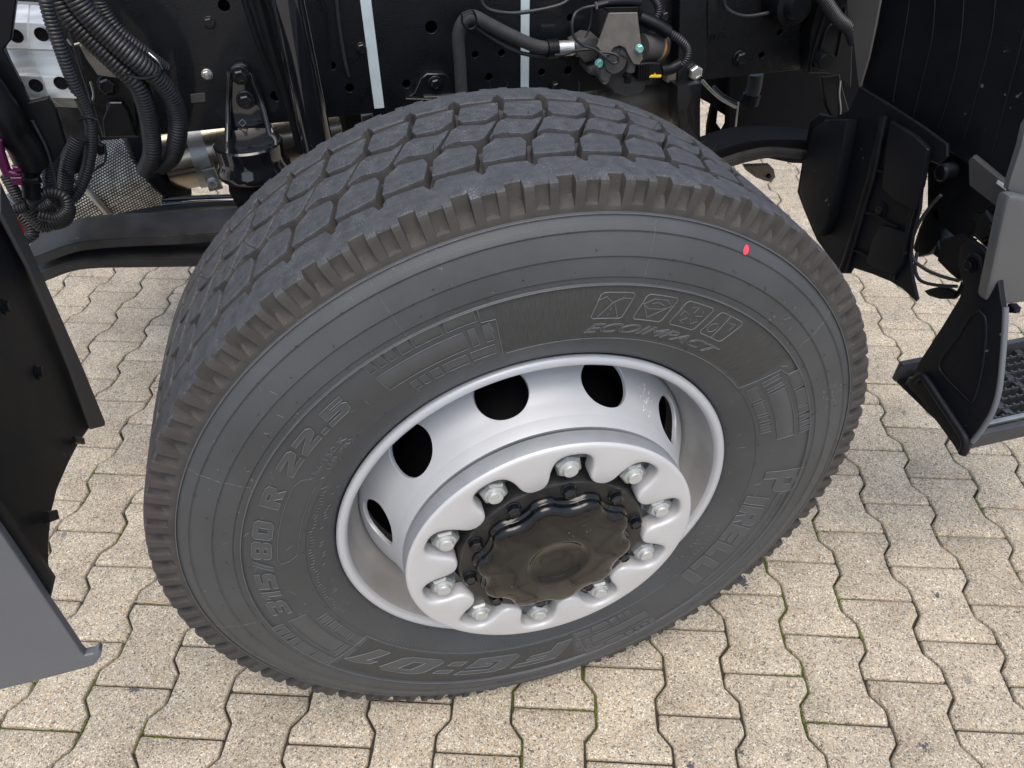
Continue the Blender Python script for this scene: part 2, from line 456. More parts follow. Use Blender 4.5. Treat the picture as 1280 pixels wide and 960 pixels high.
def hexbolt(name, c, af, h, material, parent, axis=(0, -1, 0), washer=1.35, rot=0.2, dome=True, stud=0):
    """hexagon head with chamfer and washer, facing along axis"""
    c = Vector(c); az = Vector(axis).normalized()
    q = az.to_track_quat('Z', 'Y').to_matrix()
    V, F = [], []
    def ring(r, z, n, ph=0):
        o = len(V)
        for k in range(n):
            a = 2 * PI * k / n + ph
            V.append(c + q @ Vector((r * math.cos(a), r * math.sin(a), z)))
        return list(range(o, o + n))
    def bridge(a, b_):
        for k in range(len(a)):
            F.append((a[k], a[(k + 1) % len(a)], b_[(k + 1) % len(b_)], b_[k]))
    if washer:
        w0 = ring(af * washer * .5, 0, 24); w1 = ring(af * washer * .5, h * .16, 24); w2 = ring(af * washer * .46, h * .22, 24)
        bridge(w0, w1); bridge(w1, w2); F.append(tuple(w2))
    R = af / 2 / math.cos(PI / 6)
    h0 = ring(R, h * .1, 6, rot); h1 = ring(R, h * .82, 6, rot); h2 = ring(af * .46, h, 6, rot)
    bridge(h0, h1); bridge(h1, h2)
    if stud:
        s0 = ring(af * .30, h, 6, rot); bridge(h2, s0)
        t0 = ring(af * .30, h, 18); t1 = ring(af * .30, h + stud * .8, 18); t2 = ring(af * .25, h + stud, 18)
        F.append(tuple(s0)); bridge(t0, t1); bridge(t1, t2); F.append(tuple(t2))
    else:
        i0 = ring(af * .34, h, 6, rot); i1 = ring(af * .32, h * .93, 6, rot)
        bridge(h2, i0); bridge(i0, i1); F.append(tuple(i1))
    return link(name, mesh(name, V, F), material, parent, 25)

def struct(o, kind='structure'):
    o['kind'] = kind
    return o

# ================================================================== GROUND
GX, GY, GYAW, GP, GL = 1.18947, 0.04998 + 0.21081, -0.3166946, 0.138127, 0.180282
H = 0.510                                   # height of the wheel centre

gm = mesh('ground', [(-60, -60, -.016), (60, -60, -.016), (60, 60, -.016), (-60, 60, -.016)], [(0, 1, 2, 3)])
ground = struct(link('ground', gm, M['ground_far']))
sm_ = mesh('joint_bed', [(-3.2, -1.6, -.0095), (4.2, -1.6, -.0095), (4.2, 5.0, -.0095), (-3.2, 5.0, -.0095)], [(0, 1, 2, 3)])
bed = link('joint_bed', sm_, M['sand'], ground)
bed['kind'] = 'structure'

HALF = [(.0019, .0752), (.0046, .0778), (.015, .0786), (.0285, .0786), (.0320, .0768), (.0565, .0572), (.0600, .0556), (.090, .0552),
        (.1200, .0556), (.1235, .0572), (.1480, .0768), (.1515, .0786), (.165, .0786), (.1757, .0778), (.1784, .0752)]
def stone_mesh(seed, lod=False):
    rs_ = random.Random(seed)
    jit = lambda: rs_.uniform(-.0005, .0004) - (rs_.uniform(.0008, .0022) if rs_.random() < .12 else 0)
    out = [(w_ + jit(), v - GL / 2) for v, w_ in HALF] + [(-(w_ + jit()), v - GL / 2) for v, w_ in HALF[::-1]]
    P = np.array(out)
    def inset(d):
        q = []
        n = len(P)
        for i in range(n):
            a, b_, c = P[i - 1], P[i], P[(i + 1) % n]
            e1 = (b_ - a) / np.linalg.norm(b_ - a); e2 = (c - b_) / np.linalg.norm(c - b_)
            n1 = np.array([-e1[1], e1[0]]); n2 = np.array([-e2[1], e2[0]])
            nn = n1 + n2; nn /= np.linalg.norm(nn)
            q.append(b_ + nn * d / max(.5, nn @ n1))
        return np.array(q)
    rings = [(0, -.05), (0, -.0050), (.0013, -.0017), (.0040, 0)] if not lod else [(0, -.02), (0, -.003), (.003, 0)]
    V, F = [], []
    n = len(P)
    for d, z in rings:
        q = inset(d) if d else P
        for k, (x, y) in enumerate(q):
            V.append((x, y, z + (rs_.uniform(-.0004, .0004) if -.02 < z < 0 else 0)))
    for i in range(len(rings) - 1):
        for k in range(n):
            k2 = (k + 1) % n
            F.append((i * n + k, i * n + k2, (i + 1) * n + k2, (i + 1) * n + k))
    F.append(tuple(range((len(rings) - 1) * n, len(rings) * n)))
    return V, F

stone_meshes = []
for sdn in range(14):
    V, F = stone_mesh(sdn)
    me = mesh('paving_stone', V, F)
    me.materials.append(M['paver'])
    for p_ in me.polygons:
        p_.use_smooth = True
    me.set_sharp_from_angle(angle=R_(50))
    stone_meshes.append(me)

cg, sg = math.cos(GYAW), math.sin(GYAW)
def lat(i, j):
    lx, ly = i * GP, -j * GL
    return GX + cg * lx - sg * ly, GY + sg * lx + cg * ly
def toimg(x, y, z):
    q = ROT.T @ (np.array([x, y, z]) - CAM)
    if q[2] > -.05:
        return None
    return 640 + FPX * q[0] / -q[2], 480 - FPX * q[1] / -q[2]
cand = []
for i in range(-36, 26):
    for jj in range(-40, 24):
        j = jj + (.5 if i % 2 else 0) + .5          # stone centre between joints j and j+1
        x, y = lat(i, j)
        if not (-3.0 < x < 4.0 and -1.4 < y < 4.8):
            continue
        uv_ = toimg(x, y, 0)
        near = uv_ is not None and -90 < uv_[0] < 1370 and -60 < uv_[1] < 1050
        d = math.dist((x, y, 0), CAM)
        # mostly hidden behind the wheel and truck: rank last
        hid = uv_ is not None and (((uv_[0] - 640) / 400) ** 2 + ((uv_[1] - 500) / 330) ** 2 < .75)
        cand.append(((0 if near else 50) + (6 if hid else 0) + d, x, y))
cand.sort()
rest = []
for n_, (d, x, y) in enumerate(cand):
    if n_ < 285:
        o = link('paving_stone', stone_meshes[random.randrange(14)], None, ground)
        o.location = (x, y, random.uniform(-.0008, .0006))
        o.rotation_euler = (R_(random.uniform(-.25, .25)), R_(random.uniform(-.25, .25)), GYAW + R_(random.uniform(-.35, .35)) + (PI if random.random() < .5 else 0))
    else:
        rest.append((x, y))
V0, F0 = stone_mesh(99, True)
V0 = np.array(V0); VV, FF = [], []
for x, y in rest:
    o = len(VV) * len(V0)
    q = V0.copy(); q[:, 0], q[:, 1] = V0[:, 0] * cg - V0[:, 1] * sg + x, V0[:, 0] * sg + V0[:, 1] * cg + y
    VV.append(q); FF += [tuple(i + o for i in f) for f in F0]
far = link('distant_paving', mesh('distant_paving', np.concatenate(VV), FF), M['paver'], ground, 50)
far['kind'] = 'stuff'

# moss tufts in some joints
VV, FF = [], []
def blob(x, y, z, r):
    o = len(VV)
    for dx, dy, dz in ((1, 0, 0), (-1, 0, 0), (0, 1, 0), (0, -1, 0), (0, 0, 1)):
        k = r * random.uniform(.6, 1.3)
        VV.append((x + dx * k, y + dy * k, z + dz * k * .8))
    for f in ((0, 2, 4), (2, 1, 4), (1, 3, 4), (3, 0, 4)):
        FF.append(tuple(i + o for i in f))
for i in range(-20, 8):
    for jj in range(-8, 9):
        j = jj + (.5 if i % 2 else 0)
        if random.random() > .42:
            continue
        x0, y0 = lat(i, j)
        if y0 > .9 or y0 < -1.2:
            continue
        side = random.choice((-1, 1))
        for _ in range(90):
            if random.random() < .35:            # straight joint
                lx = random.uniform(.02, .074) * side; ly = random.gauss(0, .0011)
            else:                                # up or down the wavy side from the corner
                v = abs(random.gauss(0, .022)) * random.choice((1, -1)); v = max(-.05, min(.05, v))
                lx = (float(np.interp(abs(v), [0, .028, .06], [.0797, .0797, .0575])) + .0009) * side + random.gauss(0, .0009); ly = v
            blob(x0 + cg * lx - sg * ly, y0 + sg * lx + cg * ly, -.0075 + random.uniform(0, .0055), random.uniform(.0008, .0021))
moss = link('moss', mesh('moss', VV, FF), M['moss'])
moss['kind'] = 'stuff'; moss['label'] = 'green moss growing in the joints between the paving stones'
moss['category'] = 'moss'

p0, p1 = PT(168, 752, 2, .001), PT(206, 755, 2, .002)
st = tube('dry_straw', [p0, p0.lerp(p1, .5) + Vector((0, .001, .001)), p1], .0011, M['straw'], None, sides=6)
st['label'] = 'thin pale dry straw lying in a paving joint left of the tyre'; st['category'] = 'straw'

# tar and oil drips, thin irregular films lying on the stones
M['tar'] = mat('tar_drip', (.075, .078, .085), .6, var=.3, scale=80)
M['tarpale'] = mat('faded_oil_film', (.20, .185, .17), .8, var=.25, scale=80)
def drips(name, lst, mt, flat_r):
    parts = []
    for (u, v, sz) in lst:
        c_ = PT(u, v, 2, .0008); R0 = sz * .00145
        for k in range(int(10 + sz * 3.2)):
            rr_ = abs(random.gauss(0, .5)) * R0; an = random.uniform(0, 6.28); q = R0 * random.uniform(*flat_r)
            x, y = c_.x + rr_ * math.cos(an), c_.y + rr_ * math.sin(an)
            n = 7
            parts.append(([(x, y, .0010 + k * .00001)] + [(x + q * random.uniform(.6, 1.2) * math.cos(2 * PI * i / n), y + q * random.uniform(.6, 1.2) * math.sin(2 * PI * i / n), .0008 + k * .00001) for i in range(n)],
                          [(0, 1 + i, 1 + (i + 1) % n) for i in range(n)]))
    return joined(name, parts, M[mt], None)
tar = drips('tar_drips', [(928, 727, 11), (1172, 745, 7), (167, 862, 7), (863, 957, 7), (926, 940, 6), (1155, 933, 7), (1258, 793, 4), (866, 819, 3), (1100, 640, 3), (676, 921, 4), (665, 939, 4), (1060, 905, 3)], 'tar', (.10, .28))
tar['kind'] = 'stuff'; tar['label'] = 'dark tar and oil drips spotted on the paving stones round the tyre'; tar['category'] = 'tar drips'
film = drips('oil_film', [(1130, 515, 12), (80, 668, 15), (1166, 540, 8), (985, 945, 10), (300, 900, 9), (1010, 620, 9), (1210, 850, 9)], 'tarpale', (.04, .12))
film['kind'] = 'stuff'; film['label'] = 'faded brownish oil speckles soaked into several paving stones'; film['category'] = 'oil stain'
chip = drips('white_chip', [(1085, 702, 3)], 'label', (.2, .5))
chip['kind'] = 'stuff'; chip['label'] = 'small white paint chip on a paving stone right of the tyre'; chip['category'] = 'paint chip'

# ================================================================== TRUCK
truck = bpy.data.objects.new('truck', None); C.objects.link(truck)
truck['label'] = 'truck seen close at its wheel arch, black chassis, silver wheel and treaded tyre'
truck['category'] = 'truck'
wheel = bpy.data.objects.new('wheel', None); C.objects.link(wheel)
wheel.parent = truck; wheel.location = (0, 0, H)

# ---------------- tyre body
def crown(y):
    return .5385 - .17 * y * y
# sidewall surface, (radius -> y) from bead to ridge
SW = [(.2995, -.1335), (.3040, -.1400), (.3150, -.1480), (.3280, -.1548), (.3405, -.1590), (.3415, -.1603), (.3650, -.1655),
      (.3900, -.1682), (.4080, -.1688), (.4200, -.1680), (.4212, -.1700), (.4222, -.1698), (.4234, -.1686), (.4298, -.1682), (.4318, -.1696), (.4420, -.1684),
      (.4540, -.1658), (.4564, -.1672), (.4680, -.1636), (.4808, -.1582), (.4834, -.1592), (.4900, -.1552), (.4950, -.1500),
      (.4966, -.1492), (.4972, -.1502), (.4986, -.1496), (.4993, -.1478)]
def sw_y(r):
    return float(np.interp(r, [a for a, _ in SW], [b_ for _, b_ in SW]))

def flat(z):                                     # the tyre settles on the ground
    return max(z, -H + .0012)

NP = 60
TH0 = 87.15                                      # phase of the tread pattern, degrees
def tyre():
    V, F, MI, UV = [], [], [], []
    def strip(rows, thetas, mats):
        """rows: list of lists of (y, r), one entry per theta"""
        base = len(V); n = len(thetas)
        for row in rows:
            for (y, r), a in zip(row, thetas):
                V.append((r * math.cos(a), y, flat(r * math.sin(a))))
                UV.append((a / (2 * PI), r))
        for i in range(len(rows) - 1):
            for k in range(n):
                k2 = (k + 1) % n
                F.append((base + i * n + k, base + i * n + k2, base + (i + 1) * n + k2, base + (i + 1) * n + k))
                MI.append(mats(i, k) if callable(mats) else mats[i])
    th = [2 * PI * k / 320 for k in range(320)]
    # outer sidewall
    sm = []
    for (r0, _), (r1, _) in zip(SW, SW[1:]):
        sm.append(0)
    strip([[(y, r)] * 320 for r, y in SW], th, sm)
    # inner sidewall (mirrored, plain)
    strip([[(-y, r)] * 320 for r, y in SW[::2]], th, [0] * 20)
    # bead to the rim, both sides
    strip([[(-.120, .290)] * 320, [(-.1335, .2995)] * 320], th, [0])
    # shoulder with notches and pockets, per pitch
    ths, tag_ = [], []
    seq = [(-.04, 'L'), (.03, 'N'), (.5, 'N'), (1.0, 'N'), (1.5, 'N'), (1.90, 'N'), (1.97, 'L'), (2.5, 'L'), (2.98, 'L'), (3.06, 'P'), (3.6, 'P'), (4.2, 'P'), (4.66, 'P'), (4.74, 'L'), (5.4, 'L')]
    for k in range(NP):
        for a, g in seq:
            ths.append(R_(TH0 + 6 * k + a)); tag_.append((g, a))
    def row(fn):
        out_ = []
        for g, a in tag_:
            out_.append(fn(g, a))
        return out_
    def sel(Lv, Nv, Pv):
        return lambda g, a: {'L': Lv, 'N': Nv, 'P': Pv}[g]
    # narrowing of the pockets towards the ridge: the end samples fall back to the land
    def sel2(Lv, Nv, Pv):
        def fn(g, a):
            if g == 'N' and (a < .4 or a > 1.8): return tuple((Lv[i] + Nv[i]) / 2 for i in range(2))
            if g == 'P' and (a < 3.3 or a > 4.4): return tuple((Lv[i] * .6 + Pv[i] * .4) for i in range(2))
            return {'L': Lv, 'N': Nv, 'P': Pv}[g]
        return fn
    def inner_y(g, a, deep=False):
        # notch on the inner side of the shoulder rib, about 3 degrees out of step
        d = abs(((a - 3.45) + 3) % 6 - 3)
        return -.0905 - (.0145 * max(0.0, 1 - max(0, d - .35) / .22) if d < .57 else 0.0) + .0012 * math.sin(a * 1.047)
    rows = [row(lambda g, a: (inner_y(g, a) + .003, .5215)),
            row(lambda g, a: (inner_y(g, a), crown(.09) - .0012)),
            row(lambda g, a: (inner_y(g, a) - .0012, crown(.09))),
            row(lambda g, a: (-.108, crown(.108))),
            row(lambda g, a: (-.122, crown(.122))),
            row(sel((-.1310, crown(.131)), (-.1306, crown(.131)), (-.1310, crown(.131)))),
            row(sel((-.1316, crown(.132)), (-.1320, crown(.132) - .0012), (-.1316, crown(.132)))),
            row(sel((-.1398, .5342), (-.1334, .5275), (-.1388, .5338))),
            row(sel((-.1430, .5322), (-.1344, .5225), (-.1400, .5312))),
            row(sel((-.1444, .5292), (-.1352, .5185), (-.1398, .5280))),
            row(sel((-.1450, .5270), (-.1360, .5158), (-.1398, .5250))),
            row(sel2((-.1464, .5130), (-.1384, .5105), (-.1404, .5122))),
            row(sel2((-.1470, .5085), (-.1420, .5070), (-.1424, .5088))),
            row(sel2((-.1474, .5062), (-.1464, .5046), (-.1467, .5065))),
            row(lambda g, a: (-.1476, .5020)),
            row(lambda g, a: (-.1478, .4993))]
    def smat(i, k):
        if i == 0 or i >= 8: return 2
        if i >= 6: return 1 if (tag_[k][0] != 'N' and tag_[(k + 1) % len(tag_)][0] != 'N') else 2
        return 1
    strip(rows, ths, smat)
    # far shoulder, mirrored
    ths2 = [-(t_ - R_(TH0)) + R_(TH0 + 5.9) for t_ in ths]
    strip([[(-y, r) for y, r in rw] for rw in rows], ths2, smat)
    # groove floor
    strip([[(-.104, .5212)] * 320, [(-.05, .5222)] * 320, [(0, .5225)] * 320, [(.05, .5222)] * 320, [(.104, .5212)] * 320], th, [2] * 4)
    me = mesh('tyre', V, F, MI)
    for mm in (M['rubber'], M['tread'], M['groove'], M['knurl']):
        me.materials.append(mm)
    ul = me.uv_layers.new(name='UVMap')
    UV = np.array(UV)
    idx = np.zeros(len(me.loops), dtype=np.int32); me.loops.foreach_get('vertex_index', idx)
    ul.data.foreach_set('uv', UV[idx].ravel())
    bm = bmesh.new(); bm.from_mesh(me)
    bmesh.ops.recalc_face_normals(bm, faces=bm.faces)
    bm.to_mesh(me); bm.free()
    return link('tyre', me, None, wheel, 28)
tyre()

# knurled dark panels between the emblems: real raised bands of their own
def polar_band(name, t0, t1, r0, r1, lift, material, n=None, nr=6, rim_w=0.0):
    n = n or max(3, int(abs(t1 - t0) / .8))
    V, F, UV = [], [], []
    for i in range(nr + 1):
        r = r0 + (r1 - r0) * i / nr
        for k in range(n + 1):
            a = R_(t0 + (t1 - t0) * k / n)
            edge = (i in (0, nr)) or (k in (0, n))
            V.append((r * math.cos(a), sw_y(r) - (lift if not edge else -.0002), r * math.sin(a)))
            UV.append((a / (2 * PI), r))
    W = n + 1
    for i in range(nr):
        for k in range(n):
            F.append((i * W + k, i * W + k + 1, (i + 1) * W + k + 1, (i + 1) * W + k))
    me = mesh(name, V, F)
    ul = me.uv_layers.new(name='UVMap')
    for lp in me.loops:
        ul.data[lp.index].uv = UV[lp.vertex_index]
    bm = bmesh.new(); bm.from_mesh(me)
    bmesh.ops.recalc_face_normals(bm, faces=bm.faces)
    bm.faces.ensure_lookup_table()
    if bm.faces[0].normal.y > 0:
        bmesh.ops.reverse_faces(bm, faces=bm.faces)
    bm.to_mesh(me); bm.free()
    return link(name, me, material, wheel, 60)
polar_band('knurled_panel', 99.8, 37.0, .3425, .4205, .0007, M['knurl'])
polar_band('knurled_panel', -80.0, -146.6, .3425, .4190, .0007, M['knurl'])

# ---------------- moulded lines, emblems and writing
def ppt(r, deg, lift=.0009):
    a = R_(deg)
    return Vector((r * math.cos(a), sw_y(r) - lift, r * math.sin(a)))
def pline(pts, w_=.0006, closed=False, lift=.0008, sides=5):
    """moulded hairline along polar points (r, deg), subdivided so that it hugs the sidewall"""
    P = []
    pp = pts + ([pts[0]] if closed else [])
    for (r0, a0), (r1, a1) in zip(pp, pp[1:]):
        n = max(1, int(max(abs(a1 - a0) / 1.2, abs(r1 - r0) / .012)))
        for k in range(n):
            P.append(ppt(r0 + (r1 - r0) * k / n, a0 + (a1 - a0) * k / n, lift))
    P.append(ppt(*pp[-1], lift))
    return tube_data(P, w_, sides)
def prect(t0, t1, r0, r1, w_=.00045):
    return pline([(r0, t0), (r1, t0), (r1, t1), (r0, t1)], w_, True)
def pplate(t0, t1, r0, r1, lift=.0004):
    V, F = [], []
    n = max(1, int(abs(t1 - t0) / 1.2))
    for r, lf in ((r0, 0), (r0 + .0006, lift), ((r0 + r1) / 2, lift), (r1 - .0006, lift), (r1, 0)):
        for k in range(n + 1):
            V.append(ppt(r, t0 + (t1 - t0) * k / n, lf))
    W = n + 1
    for i in range(4):
        for k in range(n):
            F.append((i * W + k, i * W + k + 1, (i + 1) * W + k + 1, (i + 1) * W + k))
    return V, F

EMB = [(.4055, .423, [(121.2, 119.9), (119.3, 118.0), (117.3, 116.1), (115.2, 113.4), (112.9, 108.2), (107.5, 102.7)]),
       (.371, .3975, [(121.2, 105.3), (104.5, 103.4), (102.1, 100.8)]),
       (.3478, .3637, [(117.7, 116.4), (115.7, 114.5), (113.5, 111.7), (110.9, 106.3), (105.5, 100.9)])]
MAPS = [lambda t_: t_, lambda t_: 33 - (t_ - 102.65) * 1.04, lambda t_: -148.2 - (t_ - 102.65) * 1.05, lambda t_: -77.5 + (t_ - 102.65) * 1.07]
for mp_ in MAPS:
    lines, plates_ = [], []
    for r0, r1, ts in EMB:
        for a, b_ in ts:
            lines.append(prect(mp_(a), mp_(b_), r0, r1))
            plates_.append(pplate(mp_(a), mp_(b_), r0 + .0008, r1 - .0008))
    joined('moulded_emblem', plates_, M['print'], wheel)
    joined('moulded_emblem_outline', lines, M['printedge'], wheel)

# thin bead lines and panel borders
bl = [pline([(.4218, -148), (.4218, -180)], .0004), pline([(.4217, a) for a in range(0, 361, 2)], .0006),
      pline([(.3418, a) for a in range(37, 100, 2)], .0006), pline([(.3418, a) for a in range(-147, -79, 2)], .0006),
      pline([(.4980, a) for a in range(0, 361, 2)], .0006, lift=.0006),
      pline([(.4217, 102.1), (.4017, 102.1), (.4000, 99.7), (.3418, 99.8)], .0006), pline([(.3433, 37), (.4009, 35.8), (.4065, 33.4), (.4217, 33)], .0006),
      pline([(.3418, -147.3), (.4217, -147.8)], .0006), pline([(.3418, -79), (.4217, -77)], .0006)]
# worn size-plate frame on the left
bl.append(pline([(.378, 149.5), (.372, 147.5), (.362, 147), (.352, 147.5), (.350, 149), (.350, 160), (.350, 168), (.352, 171), (.362, 172.3), (.373, 172.6), (.3765, 171), (.377, 160), (.378, 149.5)], .0004))
joined('moulded_lines', bl, M['printedge'], wheel)

# pictograms
pic = []
for k, (a0, a1) in enumerate([(83.2, 77.2), (75.0, 69.0), (67.2, 61.2), (59.6, 53.6)]):
    sl = .9
    def Q(x, y):                                   # x,y in 0..1 inside the leaning box
        r = .3745 + y * .0365
        return (r, a0 + (a1 - a0) * x - sl * y * 1.0)
    pic.append(pline([Q(.08, 0), Q(.92, 0), Q(1, .08), Q(1, .92), Q(.92, 1), Q(.08, 1), Q(0, .92), Q(0, .08)], .0008, True))
    if k == 0:
        pic.append(pline([Q(0, .72), Q(.2, .85), Q(.45, .62), Q(.7, .80), Q(1, .78)], .0005))
        pic += [pline([Q(.2, .05), Q(.47, .62)], .0005), pline([Q(.85, .05), Q(.52, .62)], .0005), pline([Q(.5, .12), Q(.5, .2)], .0006), pline([Q(.5, .32), Q(.5, .42)], .0006)]
    if k == 1:
        pic.append(pline([Q(.05, .62), Q(.3, .85), Q(.7, .86), Q(.97, .66), Q(.7, .5), Q(.3, .46)], .0005, True))
        pic += [pline([Q(.12, .55), Q(.45, .12), Q(.85, .55)], .0005), pline([Q(.3, .66), Q(.5, .74), Q(.7, .66)], .0005)]
    if k == 2:
        for q in range(5):
            an = q * 2 * PI / 5 + .3
            pic.append(pline([Q(.5 + .12 * math.cos(an), .5 + .12 * math.sin(an)), Q(.5 + .36 * math.cos(an), .5 + .36 * math.sin(an)), Q(.5 + .36 * math.cos(an + .6), .5 + .36 * math.sin(an + .6))], .0005))
    if k == 3:
        pic.append(pline([Q(.55, 0), Q(.42, 1)], .0007))
        pic.append(pline([Q(.25 + .16 * math.cos(q * .7), .36 + .2 * math.sin(q * .7)) for q in range(9)], .0005, True))
        pic.append(pline([Q(.62, .75), Q(.8, .82), Q(.82, .55)], .0005))
joined('moulded_pictogram', pic, M['printedge'], wheel)

def text_mesh(body, shear=0.0, fill=True, extrude=0.0, offset=0.0, bevel=0.0, res=4):
    cu = bpy.data.curves.new('t', 'FONT')
    cu.body = body; cu.size = 1; cu.shear = shear; cu.extrude = extrude; cu.offset = offset; cu.resolution_u = res
    cu.fill_mode = 'BOTH' if fill else 'NONE'
    cu.bevel_depth = bevel; cu.bevel_resolution = 1
    o = bpy.data.objects.new('t', cu); C.objects.link(o)
    dg = bpy.context.evaluated_depsgraph_get()
    me = bpy.data.meshes.new_from_object(o.evaluated_get(dg))
    bpy.data.objects.remove(o); bpy.data.curves.remove(cu)
    return me

def tyre_text(body, a_start, a_end, r_in, r_out, shear=.3, solid=False, line=.0005, name='moulded_lettering', lift=.0008):
    """writing round the sidewall, tops outward, reading clockwise from a_start down to a_end"""
    src = text_mesh(body, shear, True, offset=.022 if r_out - r_in > .02 else 0)
    bm = bmesh.new(); bm.from_mesh(src)
    bmesh.ops.remove_doubles(bm, verts=bm.verts, dist=1e-5)
    co = np.array([v.co[:] for v in bm.verts])
    x0, x1 = co[:, 0].min(), co[:, 0].max(); y0, y1 = co[:, 1].min(), co[:, 1].max()
    def mapp(x, y):
        return r_in + (y - y0) / (y1 - y0) * (r_out - r_in), a_start + (x - x0) / (x1 - x0) * (a_end - a_start)
    # outlines
    be = [e for e in bm.edges if len(e.link_faces) == 1]
    parts = []
    for e_ in be:
        a, b_ = e_.verts[0].co, e_.verts[1].co
        if (a - b_).length < 1e-4:
            continue
        r0, t0 = mapp(a.x, a.y); r1, t1 = mapp(b_.x, b_.y)
        parts.append(pline([(r0, t0), (r1, t1)], line, lift=lift, sides=4))
    # faces, slightly raised
    me = bpy.data.meshes.new(name)
    bmesh.ops.triangulate(bm, faces=bm.faces)
    for _ in range(2):
        lg = [e_ for e_ in bm.edges if e_.calc_length() > .35]
        if lg:
            bmesh.ops.subdivide_edges(bm, edges=lg, cuts=1)
            bmesh.ops.triangulate(bm, faces=bm.faces)
    for v in bm.verts:
        r, t_ = mapp(v.co.x, v.co.y)
        v.co = ppt(r, t_, lift * .75)
    bmesh.ops.recalc_face_normals(bm, faces=bm.faces)
    bm.faces.ensure_lookup_table()
    if sum(f.normal.y for f in bm.faces) > 0:
        bmesh.ops.reverse_faces(bm, faces=bm.faces)
    for f in bm.faces: f.smooth = False
    o_ = len(bm.verts)
    for vs_, fs_ in parts:
        nv = [bm.verts.new(q) for q in vs_]
        for f in fs_:
            nf = bm.faces.new([nv[i] for i in f]); nf.material_index = 1
    bm.to_mesh(me); bm.free()
    ob = link(name, me, [M['print'], M['printedge']], wheel)
    if len(body) > 1: ob['label'] = 'raised moulded lettering reading ' + body
    return ob

from mathutils.geometry import tessellate_polygon
GLY = {'I': (.42, [[(0, 0), (1, 0), (1, 1), (0, 1)]]),
 'L': (.85, [[(0, 0), (1, 0), (1, .28), (.42, .28), (.42, 1), (0, 1)]]),
 'E': (.95, [[(0, 0), (1, 0), (1, .25), (.40, .25), (.40, .38), (.92, .38), (.92, .62), (.40, .62), (.40, .75), (1, .75), (1, 1), (0, 1)]]),
 'F': (.95, [[(0, 0), (.38, 0), (.38, .38), (.85, .38), (.85, .62), (.38, .62), (.38, .75), (1, .75), (1, 1), (0, 1)]]),
 'P': (1, [[(0, 0), (.36, 0), (.36, .34), (.86, .34), (1, .46), (1, .88), (.86, 1), (0, 1)], [(.36, .58), (.66, .58), (.66, .78), (.36, .78)]]),
 'R': (1, [[(0, 0), (.36, 0), (.36, .34), (.46, .34), (.64, 0), (1.04, 0), (.82, .36), (1, .48), (1, .88), (.86, 1), (0, 1)], [(.36, .58), (.66, .58), (.66, .78), (.36, .78)]]),
 'G': (1, [[(.15, 0), (1, 0), (1, .56), (.50, .56), (.50, .38), (.66, .38), (.66, .24), (.36, .24), (.36, .76), (1, .76), (1, 1), (.15, 1), (0, .85), (0, .15)]]),
 '0': (1, [[(0, .15), (.15, 0), (.85, 0), (1, .15), (1, .85), (.85, 1), (.15, 1), (0, .85)], [(.36, .25), (.64, .25), (.64, .75), (.36, .75)]]),
 '1': (.6, [[(.35, 0), (.85, 0), (.85, 1), (.5, 1), (.05, .82), (.05, .60), (.35, .70)]]),
 '2': (1, [[(0, 0), (1, 0), (1, .25), (.48, .25), (1, .54), (1, .86), (.85, 1), (.05, 1), (.05, .75), (.62, .75), (.62, .64), (0, .30)]]),
 '3': (1, [[(0, 0), (.85, 0), (1, .14), (1, .42), (.9, .5), (1, .58), (1, .86), (.85, 1), (0, 1), (0, .76), (.62, .76), (.62, .61), (.2, .61), (.2, .39), (.62, .39), (.62, .24), (0, .24)]]),
 '5': (1, [[(0, 0), (.85, 0), (1, .15), (1, .50), (.85, .64), (.38, .64), (.38, .75), (.95, .75), (.95, 1), (0, 1), (0, .41), (.62, .41), (.62, .25), (0, .25)]]),
 '8': (1, [[(0, .12), (.14, 0), (.86, 0), (1, .12), (1, .42), (.92, .5), (1, .58), (1, .88), (.86, 1), (.14, 1), (0, .88), (0, .58), (.08, .5), (0, .42)], [(.36, .22), (.64, .22), (.64, .40), (.36, .40)], [(.36, .60), (.64, .60), (.64, .78), (.36, .78)]]),
 '/': (.62, [[(0, 0), (.42, 0), (1, 1), (.58, 1)]]), '.': (.3, [[(0, 0), (1, 0), (1, .25), (0, .25)]]), ' ': (.45, [])}
